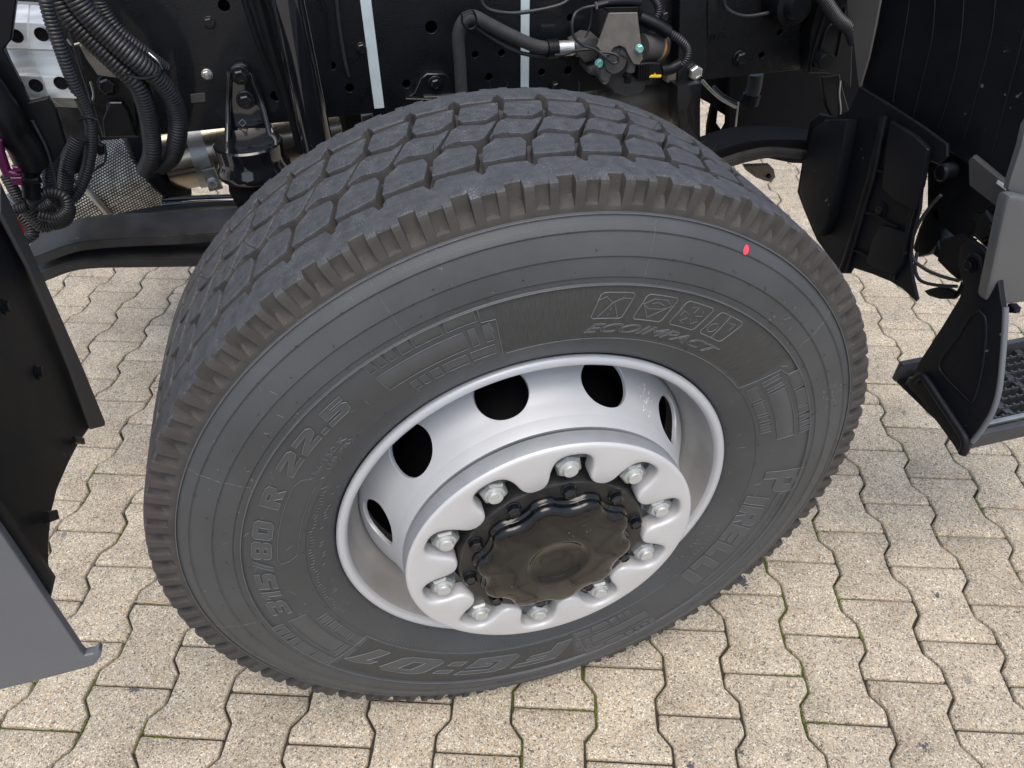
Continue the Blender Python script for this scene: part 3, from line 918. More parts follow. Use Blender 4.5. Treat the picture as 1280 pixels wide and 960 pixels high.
def block_text(body, a0, a1, r0, r1, shear=.25, line=.0006, lift=.0011, gap=.16, name='moulded_lettering'):
    """square-cut heavy letters with a fine raised outline, tops outward, clockwise"""
    tot = sum(GLY[c][0] if c != ':' else .32 for c in body) + gap * (len(body) - 1)
    k = (a1 - a0) / tot
    x = 0; parts = []; V = []; F = []
    hgt = (r1 - r0); 
    for c in body:
        w_, loops = GLY[c] if c != ':' else (.32, [[(0, .12), (1, .12), (1, .36), (0, .36)], [(0, .64), (1, .64), (1, .88), (0, .88)]])
        f = lambda gx_, gy_: (r0 + gy_ * hgt, a0 + (x + gx_ * w_ + gy_ * shear) * k)
        for lp in loops:
            parts.append(pline([f(*q) for q in lp], line, True, lift=lift, sides=4))
        groups = [loops] if c != ':' else [[l_] for l_ in loops]
        for grp in groups:
            if not grp: continue
            flat_ = [q for lp in grp for q in lp]
            tri = tessellate_polygon([[Vector((q[0], q[1], 0)) for q in lp] for lp in grp])
            o_ = len(V)
            V += [ppt(*f(*q), lift * .7) for q in flat_]
            F += [tuple(i + o_ for i in t_) for t_ in tri]
        x += w_ + gap
    bm = bmesh.new(); vs = [bm.verts.new(v) for v in V]
    for t_ in F:
        try: bm.faces.new([vs[i] for i in t_])
        except ValueError: pass
    for _ in range(2):
        lg = [e_ for e_ in bm.edges if e_.calc_length() > .016]
        if lg:
            bmesh.ops.subdivide_edges(bm, edges=lg, cuts=1); bmesh.ops.triangulate(bm, faces=bm.faces)
    for v in bm.verts:
        r_ = math.hypot(v.co.x, v.co.z); v.co.y = sw_y(r_) - lift * .7
    for fc in bm.faces:
        fc.normal_update()
        if fc.normal.y > 0: fc.normal_flip()
    for vs_, fs_ in parts:
        nv = [bm.verts.new(q) for q in vs_]
        for fi in fs_:
            nf = bm.faces.new([nv[i] for i in fi]); nf.material_index = 1
    me = bpy.data.meshes.new(name); bm.to_mesh(me); bm.free()
    ob = link(name, me, [M['print'], M['printedge']], wheel)
    ob['label'] = 'raised moulded lettering reading ' + body
    return ob
block_text('315/80 R 22.5', 189.6, 128.3, .3840, .4085, .22)
tyre_text('156/150 K', 147.0, 134.8, .3560, .3640, .1, line=.0003, lift=.0005)
tyre_text('(18 PR)', 144.0, 134.6, .3450, .3525, .1, line=.0003, lift=.0005)
tyre_text('ECOIMPACT', 83.6, 52.0, .3520, .3665, .45, line=.0004, lift=.0008)
block_text('FG:01', -80.0, -141.5, .3560, .3960, .45, line=.0007, lift=.0013, gap=.22)
# long-headed P whose bar runs over the rest of the name
block_text('P', 2.2, -5.2, .3620, .4260, .1, line=.0006)
block_text('IRELLI', -7.0, -41.5, .3460, .3860, .12, line=.0006, gap=.13)
joined('moulded_bar', [pline([(.4120, -6.4), (.4120, -41), (.3980, -41), (.3980, -6.4)], .0006, True)], M['printedge'], wheel)
# rows of tiny moulded marks by the bead
tm = []
for a in list(np.arange(150, 200, 1.1)) + list(np.arange(-62, -20, 1.6)) + list(np.arange(218, 262, 1.3)):
    r = .331 + .002 * math.sin(a)
    tm.append(pline([(r, a), (r + random.uniform(.003, .006), a + random.uniform(-.2, .2))], .0004, sides=4))
    if random.random() < .5:
        tm.append(pline([(r - .014, a), (r - .010, a + .35)], .0004, sides=4))
tyre_marks = joined('moulded_fine_print', tm, M['printedge'], wheel)
tyre_marks['kind'] = 'stuff'
# red spot
a = math.atan2(1, 1)
q = []
ctr_r, ctr_t = .4765, 54.6
best = None
# place the dot on the ray through its place on the band
dd = ray(932, 312); o_ = CAM - np.array([0, 0, H])
for tt in np.arange(.3, 1.2, .0005):
    X = o_ + tt * dd; r = math.hypot(X[0], X[2])
    if .30 < r < .499:
        e_ = abs(X[1] - sw_y(r))
        if best is None or e_ < best[0]: best = (e_, r, math.degrees(math.atan2(X[2], X[0])))
_, cr_, ct_ = best
V = [ppt(cr_, ct_, .0012)]; F = []
for k in range(20):
    an = 2 * PI * k / 20
    V.append(ppt(cr_ + .0052 * math.sin(an), ct_ + math.degrees(.0044 * math.cos(an) / cr_), .0011))
    F.append((0, 1 + k, 1 + (k + 1) % 20))
link('red_paint_dot', mesh('red_paint_dot', V, F), M['reddot'], wheel, 60)

# pale handling scuffs and a few mould seams
sc_ = []
for k in range(70):
    a_ = random.uniform(-10, 200); r_ = random.uniform(.31, .49); l_ = random.uniform(.003, .012); d_ = random.uniform(0, 6.28)
    sc_.append(pline([(r_, a_), (r_ + l_ * math.sin(d_), a_ + math.degrees(l_ * math.cos(d_) / r_))], random.uniform(.00015, .0004), lift=.0002, sides=4))
for a_ in (38, 76, 113, 151, 189, 226):
    sc_.append(pline([(.424, a_), (.497, a_ + .2)], .00022, lift=.0001, sides=4))
for k in range(60):
    a_ = random.gauss(62 if k < 30 else 20, 3); r_ = random.gauss(.385 if k < 30 else .46, .010)
    sc_.append(pline([(r_, a_), (r_ + .001, a_ + random.uniform(.1, .5))], random.uniform(.0003, .0006), lift=.0001, sides=4))
M['scuff'] = mat('pale_scuff', (.17, .165, .145), .7, var=.3)
o_ = joined('rubber_scuff', sc_, M['scuff'], wheel); o_['kind'] = 'stuff'
# grit caught in the tread grooves
gp = []
for k in range(260):
    an = R_(random.uniform(10, 170)); y = random.choice((-.0845, -.026, .026, .084, -.085)) + random.gauss(0, .0015); q = random.uniform(.0007, .0018)
    c_ = Vector((.5235 * math.cos(an), y, .5235 * math.sin(an)))
    gp.append(([c_ + Vector(d) * q for d in ((1, 0, 0), (-1, 0, 0), (0, 1, 0), (0, -1, 0), (0, 0, 1), (0, 0, -1))],
               [(0, 2, 4), (2, 1, 4), (1, 3, 4), (3, 0, 4), (2, 0, 5), (1, 2, 5), (3, 1, 5), (0, 3, 5)]))
o_ = joined('groove_grit', gp, M['paver'], wheel); o_['kind'] = 'stuff'
# rubber hairs (vent spews)
hp = []
def hair(p, d, l, r=.00030):
    d = Vector(d).normalized(); s_ = Vector((random.uniform(-1, 1), random.uniform(-1, 1), random.uniform(-1, 1))) * l * .35
    hp.append(tube_data([p, p + d * l * .5 + s_ * .3, p + d * l + s_], [r, r * .9, r * .6], 4))
for k in range(90):
    an = R_(random.uniform(-20, 205)); y = random.choice((-.143, -.09, -.028, .028, .08, .13, .135, .13)) + random.uniform(-.004, .004)
    r = .531 if abs(y) > .14 else crown(y)
    p = Vector((r * math.cos(an), y, r * math.sin(an)))
    hair(p, (math.cos(an), random.uniform(-.3, .1), math.sin(an)), random.uniform(.004, .013))
for r in (.345, .4305, .4556, .4826, .462, .44, .305):
    for a in np.arange(random.uniform(0, 6), 360, 7.5):
        if random.random() < .7:
            hair(ppt(r, a, 0), (random.uniform(-1, 1), -.45, random.uniform(-1, 1)), random.uniform(.0025, .005), .0004)
hs = joined('rubber_hair', hp, M['hair'], wheel, 60); hs['kind'] = 'stuff'

# ---------------- tread blocks
ROW1 = [(-.0800, 1.6), (-.0785, 2.90), (-.0455, 2.05), (-.0285, .1), (-.0340, -2.95), (-.0460, -3.25), (-.0775, -2.2)]
ROW2 = [(-.0215, 4.0), (.0180, 1.85), (.0245, .6), (.0140, -2.2), (.0215, -4.0), (-.0190, -1.5), (-.0245, -.4), (-.0140, 2.2)]
ROW3 = [(-y, -t_) for y, t_ in ROW1]
def block_mesh(poly):
    # dense outline in (y, arc) space
    P = [np.array([y, R_(t_) * .538]) for y, t_ in poly]
    if sum(P[i][0] * P[(i + 1) % len(P)][1] - P[(i + 1) % len(P)][0] * P[i][1] for i in range(len(P))) < 0:
        P = P[::-1]
    # round the corners a little
    Q = []
    n = len(P)
    for i in range(n):
        a, b_, c = P[i - 1], P[i], P[(i + 1) % n]
        da, dc = np.linalg.norm(a - b_), np.linalg.norm(c - b_)
        Q.append(b_ + (a - b_) * min(.3, .0009 / da)); Q.append(b_ + (c - b_) * min(.3, .0009 / dc))
    P = Q; n = len(P); ctr = sum(P) / n
    def off(d):
        out_ = []
        for i in range(n):
            a, b_, c = P[i - 1], P[i], P[(i + 1) % n]
            e1 = (b_ - a) / (np.linalg.norm(b_ - a) + 1e-9); e2 = (c - b_) / (np.linalg.norm(c - b_) + 1e-9)
            nn = np.array([-e1[1] - e2[1], e1[0] + e2[0]]); nn /= np.linalg.norm(nn) + 1e-9
            out_.append(b_ + nn * d)
        return out_
    V, F, MI = [], [], []
    rings = [(-.0016, -.0172), (-.0003, -.003), (0, -.0006), (.0006, 0)]
    for d, dz in rings:
        for y, s in off(d):
            a = s / .538; r = crown(y) + dz
            V.append((r * math.sin(a) * -1, y, r * math.cos(a)))       # local frame: block centre points up
    for i in range(len(rings) - 1):
        for k in range(n):
            k2 = (k + 1) % n
            F.append((i * n + k, i * n + k2, (i + 1) * n + k2, (i + 1) * n + k)); MI.append(1 if i == 0 else 0)
    # top: inner ring + centre follow the crown
    b0 = (len(rings) - 1) * n; o = len(V)
    for y, s in [ctr + (q - ctr) * .5 for q in off(.0006)]:
        a = s / .538; r = crown(y); V.append((-r * math.sin(a), y, r * math.cos(a)))
    a = ctr[1] / .538; r = crown(ctr[0]); V.append((-r * math.sin(a), ctr[0], r * math.cos(a)))
    for k in range(n):
        k2 = (k + 1) % n
        F.append((b0 + k, b0 + k2, o + k2, o + k)); MI.append(0)
        F.append((o + k, o + k2, o + n)); MI.append(0)
    me = mesh('tread_block', V, F, MI)
    me.materials.append(M['tread']); me.materials.append(M['groove'])
    bm = bmesh.new(); bm.from_mesh(me); bmesh.ops.recalc_face_normals(bm, faces=bm.faces)
    bm.to_mesh(me); bm.free()
    for p_ in me.polygons:
        p_.use_smooth = True
    me.set_sharp_from_angle(angle=R_(35))
    return me
for poly, cen in ((ROW1, 93.1), (ROW2, 95.7), (ROW3, 92.9)):
    me = block_mesh(poly)
    for k in range(NP):
        deg = (cen + 6 * k) % 360
        if 262 < deg < 278:                         # pressed into the ground contact patch
            continue
        o = link('tread_block', me, None, wheel)
        # local "up" turned to the angle deg in the x-z plane
        o.rotation_euler = (0, R_(90 - deg), 0)

# ---------------- rim barrel, disc, guard ring
lathe('rim', [(-.118, .2905), (-.1300, .2950), (-.1370, .2985), (-.1400, .2988), (-.1432, .2968), (-.1446, .2930), (-.1438, .2890), (-.1415, .2862), (-.1375, .2842),
              (-.1300, .2832), (-.1100, .2800), (-.0950, .2770), (-.0880, .2735), (-.0780, .2665), (-.0700, .2630), (-.0500, .2610), (.0200, .2560), (.1400, .2600)],
      M['rimdirty'], wheel, n=160, smooth=40)
# bright flange lip as its own painted part
lathe('rim_flange', [(-.1362, .2990), (-.1402, .2994), (-.1437, .2972), (-.1452, .2931), (-.1443, .2888), (-.1418, .2858), (-.1370, .2838)], M['rim'], wheel, n=160, smooth=60)

# disc: generator line from the hub face out to the barrel
DISC = [(-.1700, .1300), (-.1700, .1900), (-.1730, .2000), (-.1780, .2080), (-.1785, .2132), (-.1725, .2152), (-.1600, .2180), (-.1400, .2245), (-.1100, .2390), (-.0850, .2540), (-.0740, .2600), (-.0640, .2620)]
ss = [0]
for (a0, b0), (a1, b1) in zip(DISC, DISC[1:]):
    ss.append(ss[-1] + math.hypot(a1 - a0, b1 - b0))
ss = np.array(ss); dy_ = np.array([d[0] for d in DISC]); dr_ = np.array([d[1] for d in DISC])
def disc_pt(s, a, depth=0.0):
    y, r = np.interp(s, ss, dy_), np.interp(s, ss, dr_)
    s1, s2 = max(0, s - .002), min(ss[-1], s + .002)
    ty, tr = np.interp(s2, ss, dy_) - np.interp(s1, ss, dy_), np.interp(s2, ss, dr_) - np.interp(s1, ss, dr_)
    l = math.hypot(ty, tr); ny, nr = tr / l, -ty / l              # inward normal (+y, -r)
    y += ny * depth; r += nr * depth
    return (r * math.cos(a), y, r * math.sin(a))
sA = float(ss[6]); sH = float(np.interp(.2375, dr_[3:], ss[3:])); sB = ss[-1]
def disc():
    V, F = [], []
    # inner plain part
    n = 200
    rows = [ss[0], ss[1], ss[2], ss[3], ss[4], ss[5], sA]
    for s in rows:
        for k in range(n):
            V.append(disc_pt(s, 2 * PI * k / n))
    for i in range(len(rows) - 1):
        for k in range(n):
            k2 = (k + 1) % n
            F.append((i * n + k, i * n + k2, (i + 1) * n + k2, (i + 1) * n + k))
    # ten sectors with a real hole each
    for h in range(10):
        a0 = R_(102.05 + 36 * h); da = R_(18)
        m_ = 64; NR = 6
        per = []
        for k in range(m_):
            t_ = 2 * PI * k / m_
            c, s_ = math.cos(t_), math.sin(t_)
            q = max(abs(c), abs(s_)); per.append((c / q, s_ / q, c, s_))
        o = len(V)
        HR = .0375
        for i in range(NR + 1):
            f = i / NR
            for (qx, qy, c, s_) in per:
                ax_, sx_ = qx * da, sH + (qy * (sB - sH) if qy > 0 else qy * (sH - sA))
                hx, hs_ = c * HR / .2375, sH + s_ * HR
                a_ = ax_ + (hx - ax_) * f; s2 = sx_ + (hs_ - sx_) * f
                V.append(disc_pt(s2, a0 + a_))
        for dep in (.0008, .0025, .0060):
            for (qx, qy, c, s_) in per:
                k_ = HR - (.0006 if dep < .002 else .0008)
                V.append(disc_pt(sH + s_ * k_, a0 + c * k_ / .2375, dep))
        T = NR + 3
        for i in range(T):
            for k in range(m_):
                k2 = (k + 1) % m_
                F.append((o + i * m_ + k, o + i * m_ + k2, o + (i + 1) * m_ + k2, o + (i + 1) * m_ + k))
    me = mesh('wheel_disc', V, F)
    bm = bmesh.new(); bm.from_mesh(me)
    bmesh.ops.remove_doubles(bm, verts=bm.verts, dist=2e-5)
    bmesh.ops.recalc_face_normals(bm, faces=bm.faces)
    bm.to_mesh(me); bm.free()
    return link('wheel_disc', me, M['rim'], wheel, 38)
disc()

# white scuff flakes by one hand hole
fl = []
for k in range(26):
    s_ = sH + random.uniform(-.030, .018); a_ = R_(48 + random.gauss(0, 1.6) + (s_ - sH) * 60)
    l = random.uniform(.0015, .0045); c_ = []
    for q in range(5):
        an = 2 * PI * q / 5
        c_.append(disc_pt(s_ + l * math.sin(an) * random.uniform(.4, 1), a_ + l * .5 * math.cos(an) * random.uniform(.4, 1) / .235, -.0004))
    fl.append((c_, [(0, 1, 2, 3, 4)]))
sc = joined('paint_scuff', fl, M['chip'], wheel); sc['kind'] = 'stuff'

# black disc added to keep the hand holes dark, then the brake drum
lathe('hole_backing', [(-.020, .03), (-.020, .2575), (-.017, .2575)], M['blackmatt'], wheel, n=64)
lathe('brake_drum', [(-.160, .05), (-.160, .150), (-.120, .175), (-.06, .205), (.10, .207), (.13, .20), (.13, .03)], M['blackmatt'], wheel, n=64)

# scalloped nut guard ring
def guard_ring():
    half = [(0, .1948), (2.8, .1944), (5.0, .1922), (6.9, .1878), (8.2, .1815), (9.2, .1735), (9.9, .1660), (10.3, .1590), (11.1, .1515), (12.8, .1450), (15.2, .1414), (18, .1404)]
    base = []
    for k in range(10):
        c0 = 83.3 + 36 * k
        seg = [(c0 - a, r) for a, r in half[::-1]] + [(c0 + a, r) for a, r in half[1:-1]]
        base += [Vector((r * math.cos(R_(a)), 0, r * math.sin(R_(a)))) for a, r in seg]
    P = base
    # smooth subdivision of the closed curve
    n = len(P); Q = []
    for i in range(n):
        a, b_, c, d = P[i - 1], P[i], P[(i + 1) % n], P[(i + 2) % n]
        for k in range(3):
            s = k / 3
            Q.append(.5 * ((2 * b_) + (c - a) * s + (2 * a - 5 * b_ + 4 * c - d) * s * s + (3 * b_ - a - 3 * c + d) * s ** 3))
    P = Q; n = len(P)
    nor = []
    for i in range(n):
        t_ = (P[(i + 1) % n] - P[i - 1]).normalized()
        nn = Vector((t_.z, 0, -t_.x))
        if nn.dot(P[i]) < 0: nn = -nn
        # outward from the hole = away from the opening
        nor.append(nn)
    V, F = [], []
    rows = [(.0, -.187), (.0, -.2050), (.0005, -.2078), (.0017, -.2100), (.0036, -.2110)]
    for d, y in rows:
        for p, nn in zip(P, nor):
            q = p + nn * d
            V.append((q.x, y, q.z))
    for f, y in ((.5, -.2112), (1.0, -.2110)):
        for p, nn in zip(P, nor):
            q = p + nn * .0036; a = math.atan2(q.z, q.x)
            e_ = Vector((math.cos(a), 0, math.sin(a))) * .2060
            g = q.lerp(e_, f); V.append((g.x, y, g.z))
    for r, y in ((.2098, -.2104), (.2118, -.2090), (.2127, -.2068), (.2129, -.2062), (.2130, -.195), (.2133, -.1850), (.2128, -.1838), (.2085, -.1836)):
        for p, nn in zip(P, nor):
            q = p + nn * .0036; a = math.atan2(q.z, q.x)
            V.append((r * math.cos(a), y, r * math.sin(a)))
    T = len(V) // n
    for i in range(T - 1):
        for k in range(n):
            k2 = (k + 1) % n
            F.append((i * n + k, i * n + k2, (i + 1) * n + k2, (i + 1) * n + k))
    me = mesh('nut_guard_ring', V, F, [1 if (i // n) >= T - 6 else 0 for i in range(len(F))])
    me.materials.append(M['guard']); me.materials.append(M['guardshade'])
    bm = bmesh.new(); bm.from_mesh(me); bmesh.ops.recalc_face_normals(bm, faces=bm.faces)
    bm.to_mesh(me); bm.free()
    return link('nut_guard_ring', me, None, wheel, 42)
guard_ring()

# ten wheel nuts with stud ends
def wheel_nut():
    V, F, MI = [], [], []
    def ring(r, y, n, ph=0):
        o = len(V)
        for k in range(n):
            a = 2 * PI * k / n + ph
            V.append((r * math.cos(a), y, r * math.sin(a)))
        return list(range(o, o + n))
    def bridge(a, b_, m_=0):
        for k in range(len(a)):
            F.append((a[k], a[(k + 1) % len(a)], b_[(k + 1) % len(b_)], b_[k])); MI.append(m_)
    prev = ring(.0225, .040, 24)
    for r, y in ((.0225, .034), (.0215, .032), (.0180, .031)):
        c = ring(r, y, 24); bridge(prev, c); prev = c
    hx = ring(.0192, .034, 6); h1 = ring(.0192, .0098, 6); h2 = ring(.0168, .0062, 6)
    bridge(hx, h1); bridge(h1, h2)
    F.append(tuple(h2)); MI.append(0)
    prev = ring(.0135, .0064, 24)
    for r, y in ((.0133, .0058), (.0104, .0054), (.0102, .0006), (.0096, -.0010), (.0070, -.0013)):
        c = ring(r, y, 24); bridge(prev, c, 1); prev = c
    F.append(tuple(prev)); MI.append(1)
    me = mesh('wheel_nut', V, F, MI)
    me.materials.append(M['nut']); me.materials.append(M['stud'])
    bm = bmesh.new(); bm.from_mesh(me); bmesh.ops.recalc_face_normals(bm, faces=bm.faces)
    bm.to_mesh(me); bm.free()
    for p_ in me.polygons:
        p_.use_smooth = True
    me.set_sharp_from_angle(angle=R_(25))
    return me
nm = wheel_nut()
for k in range(10):
    a = R_(84.05 - 36 * k)
    o = link('wheel_nut', nm, None, wheel)
    o.location = (.1662 * math.cos(a), -.2112, .1662 * math.sin(a)); o.rotation_euler = (0, random.uniform(0, 1.04), 0)

# black hub: spigot, flange with bolts, lobed cap
lathe('hub', [(-.150, .150), (-.1712, .150), (-.1715, .1440), (-.1740, .1410), (-.1900, .1395), (-.2000, .1392), (-.2035, .1380), (-.2050, .1355), (-.2050, .0900)], M['hubblack'], wheel, n=96)
def hub_cap():
    V, F = [], []
    n = 300
    prof = [(-.2045, 0.1143, 1.0), (-.2075, 0.1150, 1.0), (-.2105, 0.1138, 1.0), (-.2128, 0.1110, 1.0), (-.2140, 0.1100, 1.0), (-.2180, 0.1106, 1.0), (-.2215, 0.1098, 1.0), (-.2245, 0.1068, 1.0),
            (-.2262, 0.1028, .9), (-.2275, 0.0968, .55), (-.2288, .0830, .2), (-.2298, .0680, 0), (-.2305, .0540, 0), (-.2308, .0480, 0), (-.2300, .0442, 0), (-.2268, .0405, 0), (-.2248, .0360, 0), (-.2240, .0200, 0), (-.2238, .0001, 0)]
    for y, r, lb in prof:
        for k in range(n):
            a = 2 * PI * k / n
            c = math.cos(10 * (a - R_(64)))
            g = (abs(c) ** .75) * (1 if c > 0 else -1)
            rr_ = r + lb * (.0054 * g)
            V.append((rr_ * math.cos(a), y, rr_ * math.sin(a)))
    for i in range(len(prof) - 1):
        for k in range(n):
            k2 = (k + 1) % n
            F.append((i * n + k, i * n + k2, (i + 1) * n + k2, (i + 1) * n + k))
    me = mesh('hub_cap', V, F)
    bm = bmesh.new(); bm.from_mesh(me); bmesh.ops.remove_doubles(bm, verts=bm.verts, dist=1e-6)
    bmesh.ops.recalc_face_normals(bm, faces=bm.faces); bm.to_mesh(me); bm.free()
    return link('hub_cap', me, M['hubgloss'], wheel, 55)
hub_cap()
for k in range(10):
    a = R_(82 + 36 * k)
    hexbolt('hub_bolt', (.1255 * math.cos(a), -.2050, .1255 * math.sin(a)), .0165, .0115, M['hubgloss'], wheel, washer=1.35, rot=random.uniform(0, 1))

# ================================================================== CHASSIS
YR = .5                                            # outer face of the frame rail
def outline_curve(outer, holes):
    cu = bpy.data.curves.new('c', 'CURVE'); cu.dimensions = '2D'; cu.fill_mode = 'BOTH'
    def sp(pts):
        s = cu.splines.new('POLY'); s.points.add(len(pts) - 1); s.use_cyclic_u = True
        for p_, q in zip(s.points, pts): p_.co = (q[0], q[1], 0, 1)
    sp(outer)
    for (x, y, r) in holes:
        sp([(x + r * math.cos(2 * PI * k / 20), y + r * math.sin(2 * PI * k / 20)) for k in range(20)])
    cu.extrude = .005; cu.bevel_depth = .0006
    o = bpy.data.objects.new('c', cu); C.objects.link(o)
    me = bpy.data.meshes.new_from_object(o.evaluated_get(bpy.context.evaluated_depsgraph_get()))
    bpy.data.objects.remove(o); bpy.data.curves.remove(cu)
    return me
holes = []
for u, v, rp in ((539, 34, 8), (415, 82, 5.5), (437, 110, 6), (508, 105, 6), (594, 68, 5), (627, 66, 5), (611, 96, 5.5), (345, 120, 7), (280, 7, 7), (710, 88, 6), (677, 90, 5), (745, 92, 6), (952, 69, 5),
                 (975, 40, 5), (1002, 38, 4), (900, 30, 4), (713, 22, 5)):
    p = PT(u, v, 1, YR)
    holes.append((p.x, p.z, rp * 1.18 / FPX))
me = outline_curve([(-1.25, .897), (.80, .897), (.80, 1.24), (-1.25, 1.24)], holes)
rail = link('frame_rail', me, M['frame'], truck, 30)
rail.rotation_euler = (PI / 2, 0, 0); rail.location = (0, YR + .0055, 0)
box('rail_flange', (-1.25, YR + .0115, .8965), (.80, YR + .085, .9055), M['frame'], truck, .001, 1)
box('rail_flange', (-1.25, YR + .0115, 1.230), (.80, YR + .085, 1.239), M['frame'], truck, .001, 1)
box('rail_liner', (-1.25, YR + .030, .907), (.80, YR + .036, 1.229), M['blackmatt'], truck, .001, 1)

# pale transport straps
for x0, w_, z0 in ((-.1215, .0175, .9045), (.1460, .0155, .9020)):
    box('strap', (x0, YR - .0035, z0), (x0 + w_, YR - .0012, 1.245), M['strap'], truck, .0006, 1)

# bolts on the rail
for u, v, af, mt in ((259, 93, .013, 'clampsteel'), (924, 72, .021, 'frame'), (135, 106, .022, 'frame'), (146, 137, .022, 'frame'), (1033, 78, .022, 'black')):
    p = PT(u, v, 1, YR - (.028 if u in (135, 146) else .001))
    hexbolt('rail_bolt', p, af, af * .6, M[mt], truck, stud=.006 if u == 259 else 0)

for u, v in ((575, 66), (694, 108), (830, 20), (452, 60), (262, 28)):
    p = PT(u, v, 1, YR - .001)
    hexbolt('rail_bolt', p, .014, .008, M['frame'], truck)
for px_, yy in (([(420, -10), (424, 30), (430, 70), (436, 96)], .492), ([(600, -10), (604, 6), (618, 14), (650, 16), (700, 6), (720, -10)], .47), ([(905, -10), (908, 10), (930, 20), (960, 16), (975, 10)], .47)):
    pxt('air_line', px_, yy, .0032, M['hose'], truck, sides=8)
plate('type_plate', [(238, 118), (256, 116), (257, 127), (239, 129)], 1, YR - .0016, .001, M['greyflap'], truck, .0003)
# air bellows pan and its two-bolt bracket
bc = PT(317, 205, 1, .425)
lathe('bump_stop_pan', [(.030, .001), (.034, .040), (.040, .053), (.037, .0555), (.020, .0535), (.008, .0540), (-.002, .0600), (-.010, .0605), (-.015, .0570), (-.016, .02)], M['glossblack'], truck, axis='Z', n=64, center=(bc.x, bc.y, bc.z), smooth=40)
lathe('rubber_buffer', [(-.016, .030), (-.020, .046), (-.040, .050), (-.075, .042), (-.11, .034), (-.11, .001)], M['blackmatt'], truck, axis='Z', n=48, center=(bc.x, bc.y, bc.z), smooth=60)
br_ = plate('buffer_bracket', [(287, 92), (289, 84), (295, 80), (303, 79), (310, 83), (314, 92), (322, 118), (333, 150), (341, 178), (343, 192), (330, 198), (300, 199), (285, 192), (285, 160), (286, 120)], 1, .482, .014, M['glossblack'], truck, .003, 2)
for path in ([(287, 90), (285, 140), (284, 190)], [(314, 92), (329, 135), (343, 192)]):
    pxt('bracket_rib', path, [.480, .474, .440], .0048, M['glossblack'], truck, sides=8)
pxt('bracket_rib', [(334, 150), (344, 172), (352, 190)], [.476, .450, .430], .004, M['glossblack'], truck, sides=8)
for u, v in ((300, 94), (307, 125)):
    hexbolt('bracket_bolt', PT(u, v, 1, .481), .0185, .012, M['frame'], truck, washer=1.6, rot=.1)
# cast marks: diamond and number rows
cm = []
dc = [(303, 149), (307.5, 153.5), (303, 158), (298.5, 153.5), (303, 149)]
cm.append(tube_data([PT(u, v, 1, .4805) for u, v in dc], .0006, 5))
for row_, (u0, u1, v) in enumerate(((298, 311, 162), (297, 327, 168), (302, 312, 175), (299, 325, 181))):
    u = u0
    while u < u1:
        cm.append(tube_data([PT(u, v - 2.2, 1, .4805), PT(u + random.uniform(-.8, 1.2), v + 2, 1, .4805)], .0005, 4)); u += random.uniform(1.8, 2.8)
joined('cast_marks', cm, M['steelplain'], truck)

# shock absorber tube and its dark companions
pxt('shock_absorber', [(352, -30), (367, 40), (384, 120), (402, 205)], .36, .0245, M['glossblack'], truck, sides=28)
pxt('shock_mount', [(318, -20), (340, 60), (362, 130), (378, 190)], .40, .0085, M['black'], truck, sides=8)
pxt('shock_mount', [(300, -20), (322, 50), (350, 120), (372, 165)], .43, .005, M['black'], truck, sides=8)
pxt('shock_mount', [(330, -20), (337, 10), (372, 110), (380, 150)], .385, .0035, M['black'], truck, sides=8)
pxt('brake_pipe', [(402, -10), (409, 40), (413, 90)], .47, .0028, M['black'], truck, sides=8)

# hat bracket with bolt by the tyre top
plate('hat_bracket', [(509, 122), (518, 116), (526, 98), (534, 92), (556, 92), (563, 99), (574, 117), (574, 123), (530, 124), (510, 124)], 1, .478, .022, M['frame'], truck, .0015)
plate('hat_bracket_lip', [(507, 123), (540, 124), (529, 135), (507, 136)], 1, .462, .012, M['frame'], truck, .001)
plate('hat_bracket_lip', [(530, 121), (575, 119), (575, 124), (530, 126)], 1, .466, .012, M['spring'], truck, .001)
hexbolt('bracket_bolt', PT(544, 104, 1, .4775), .0165, .011, M['frame'], truck, washer=1.55)

# brake hose up and over to the valve
pxt('brake_hose', [(579, 150), (577, 120), (575, 80), (573, 45), (580, 26), (592, 21), (612, 31), (640, 45), (668, 57), (692, 61)], [.47, .465, .46, .455, .45, .45, .45, .45, .45, .45], .0105, M['hosematt'], truck, sides=14)
pxt('cable_tie', [(577, 17), (590, 13), (595, 22), (594, 33), (586, 36), (578, 28), (577, 17)], .440, .0016, M['black'], truck, sides=6)
pxt('brake_hose', [(590, 30), (610, 45), (640, 62), (665, 69), (690, 69), (712, 62)], .455, .0035, M['hose'], truck, sides=8)

# valve group
pf = lambda pts, ox=680, oy=0, s=220 / 1280: [(ox + a * s, oy + b_ * s) for a, b_ in pts]
plate('valve_bracket', pf([(475, 95), (680, 92), (705, 300), (720, 430), (690, 472), (650, 465), (615, 400), (590, 350), (550, 332), (510, 345), (470, 400), (440, 410), (388, 340)]), 1, .395, .005, M['valveplate'], truck, .0008)
plate('valve_bracket_top', pf([(440, 55), (690, 50), (680, 90), (475, 93)]), 1, .398, .035, M['black'], truck, .0008)
hexbolt('valve_bolt', PT(*pf([(690, 352)])[0], 1, .394), .0115, .007, M['teal'], truck, washer=1.25)
hexbolt('valve_bolt', PT(*pf([(397, 458)])[0], 1, .400), .0115, .007, M['teal'], truck, washer=1.25)
def ycyl(name, u, v, y0, y1, r, mt, n=28):
    p = PT(u, v, 1, y0)
    return lathe(name, [(y0, .0005), (y0, r * .92), (y0 + .002, r), (y1 - .002, r), (y1, r * .9)], M[mt], truck, n=n, center=(p.x, 0, p.z), smooth=35)
ycyl('valve_port', 770, 77, .402, .46, .021, 'valve')
ycyl('valve_port', 757, 93, .405, .46, .011, 'valve')
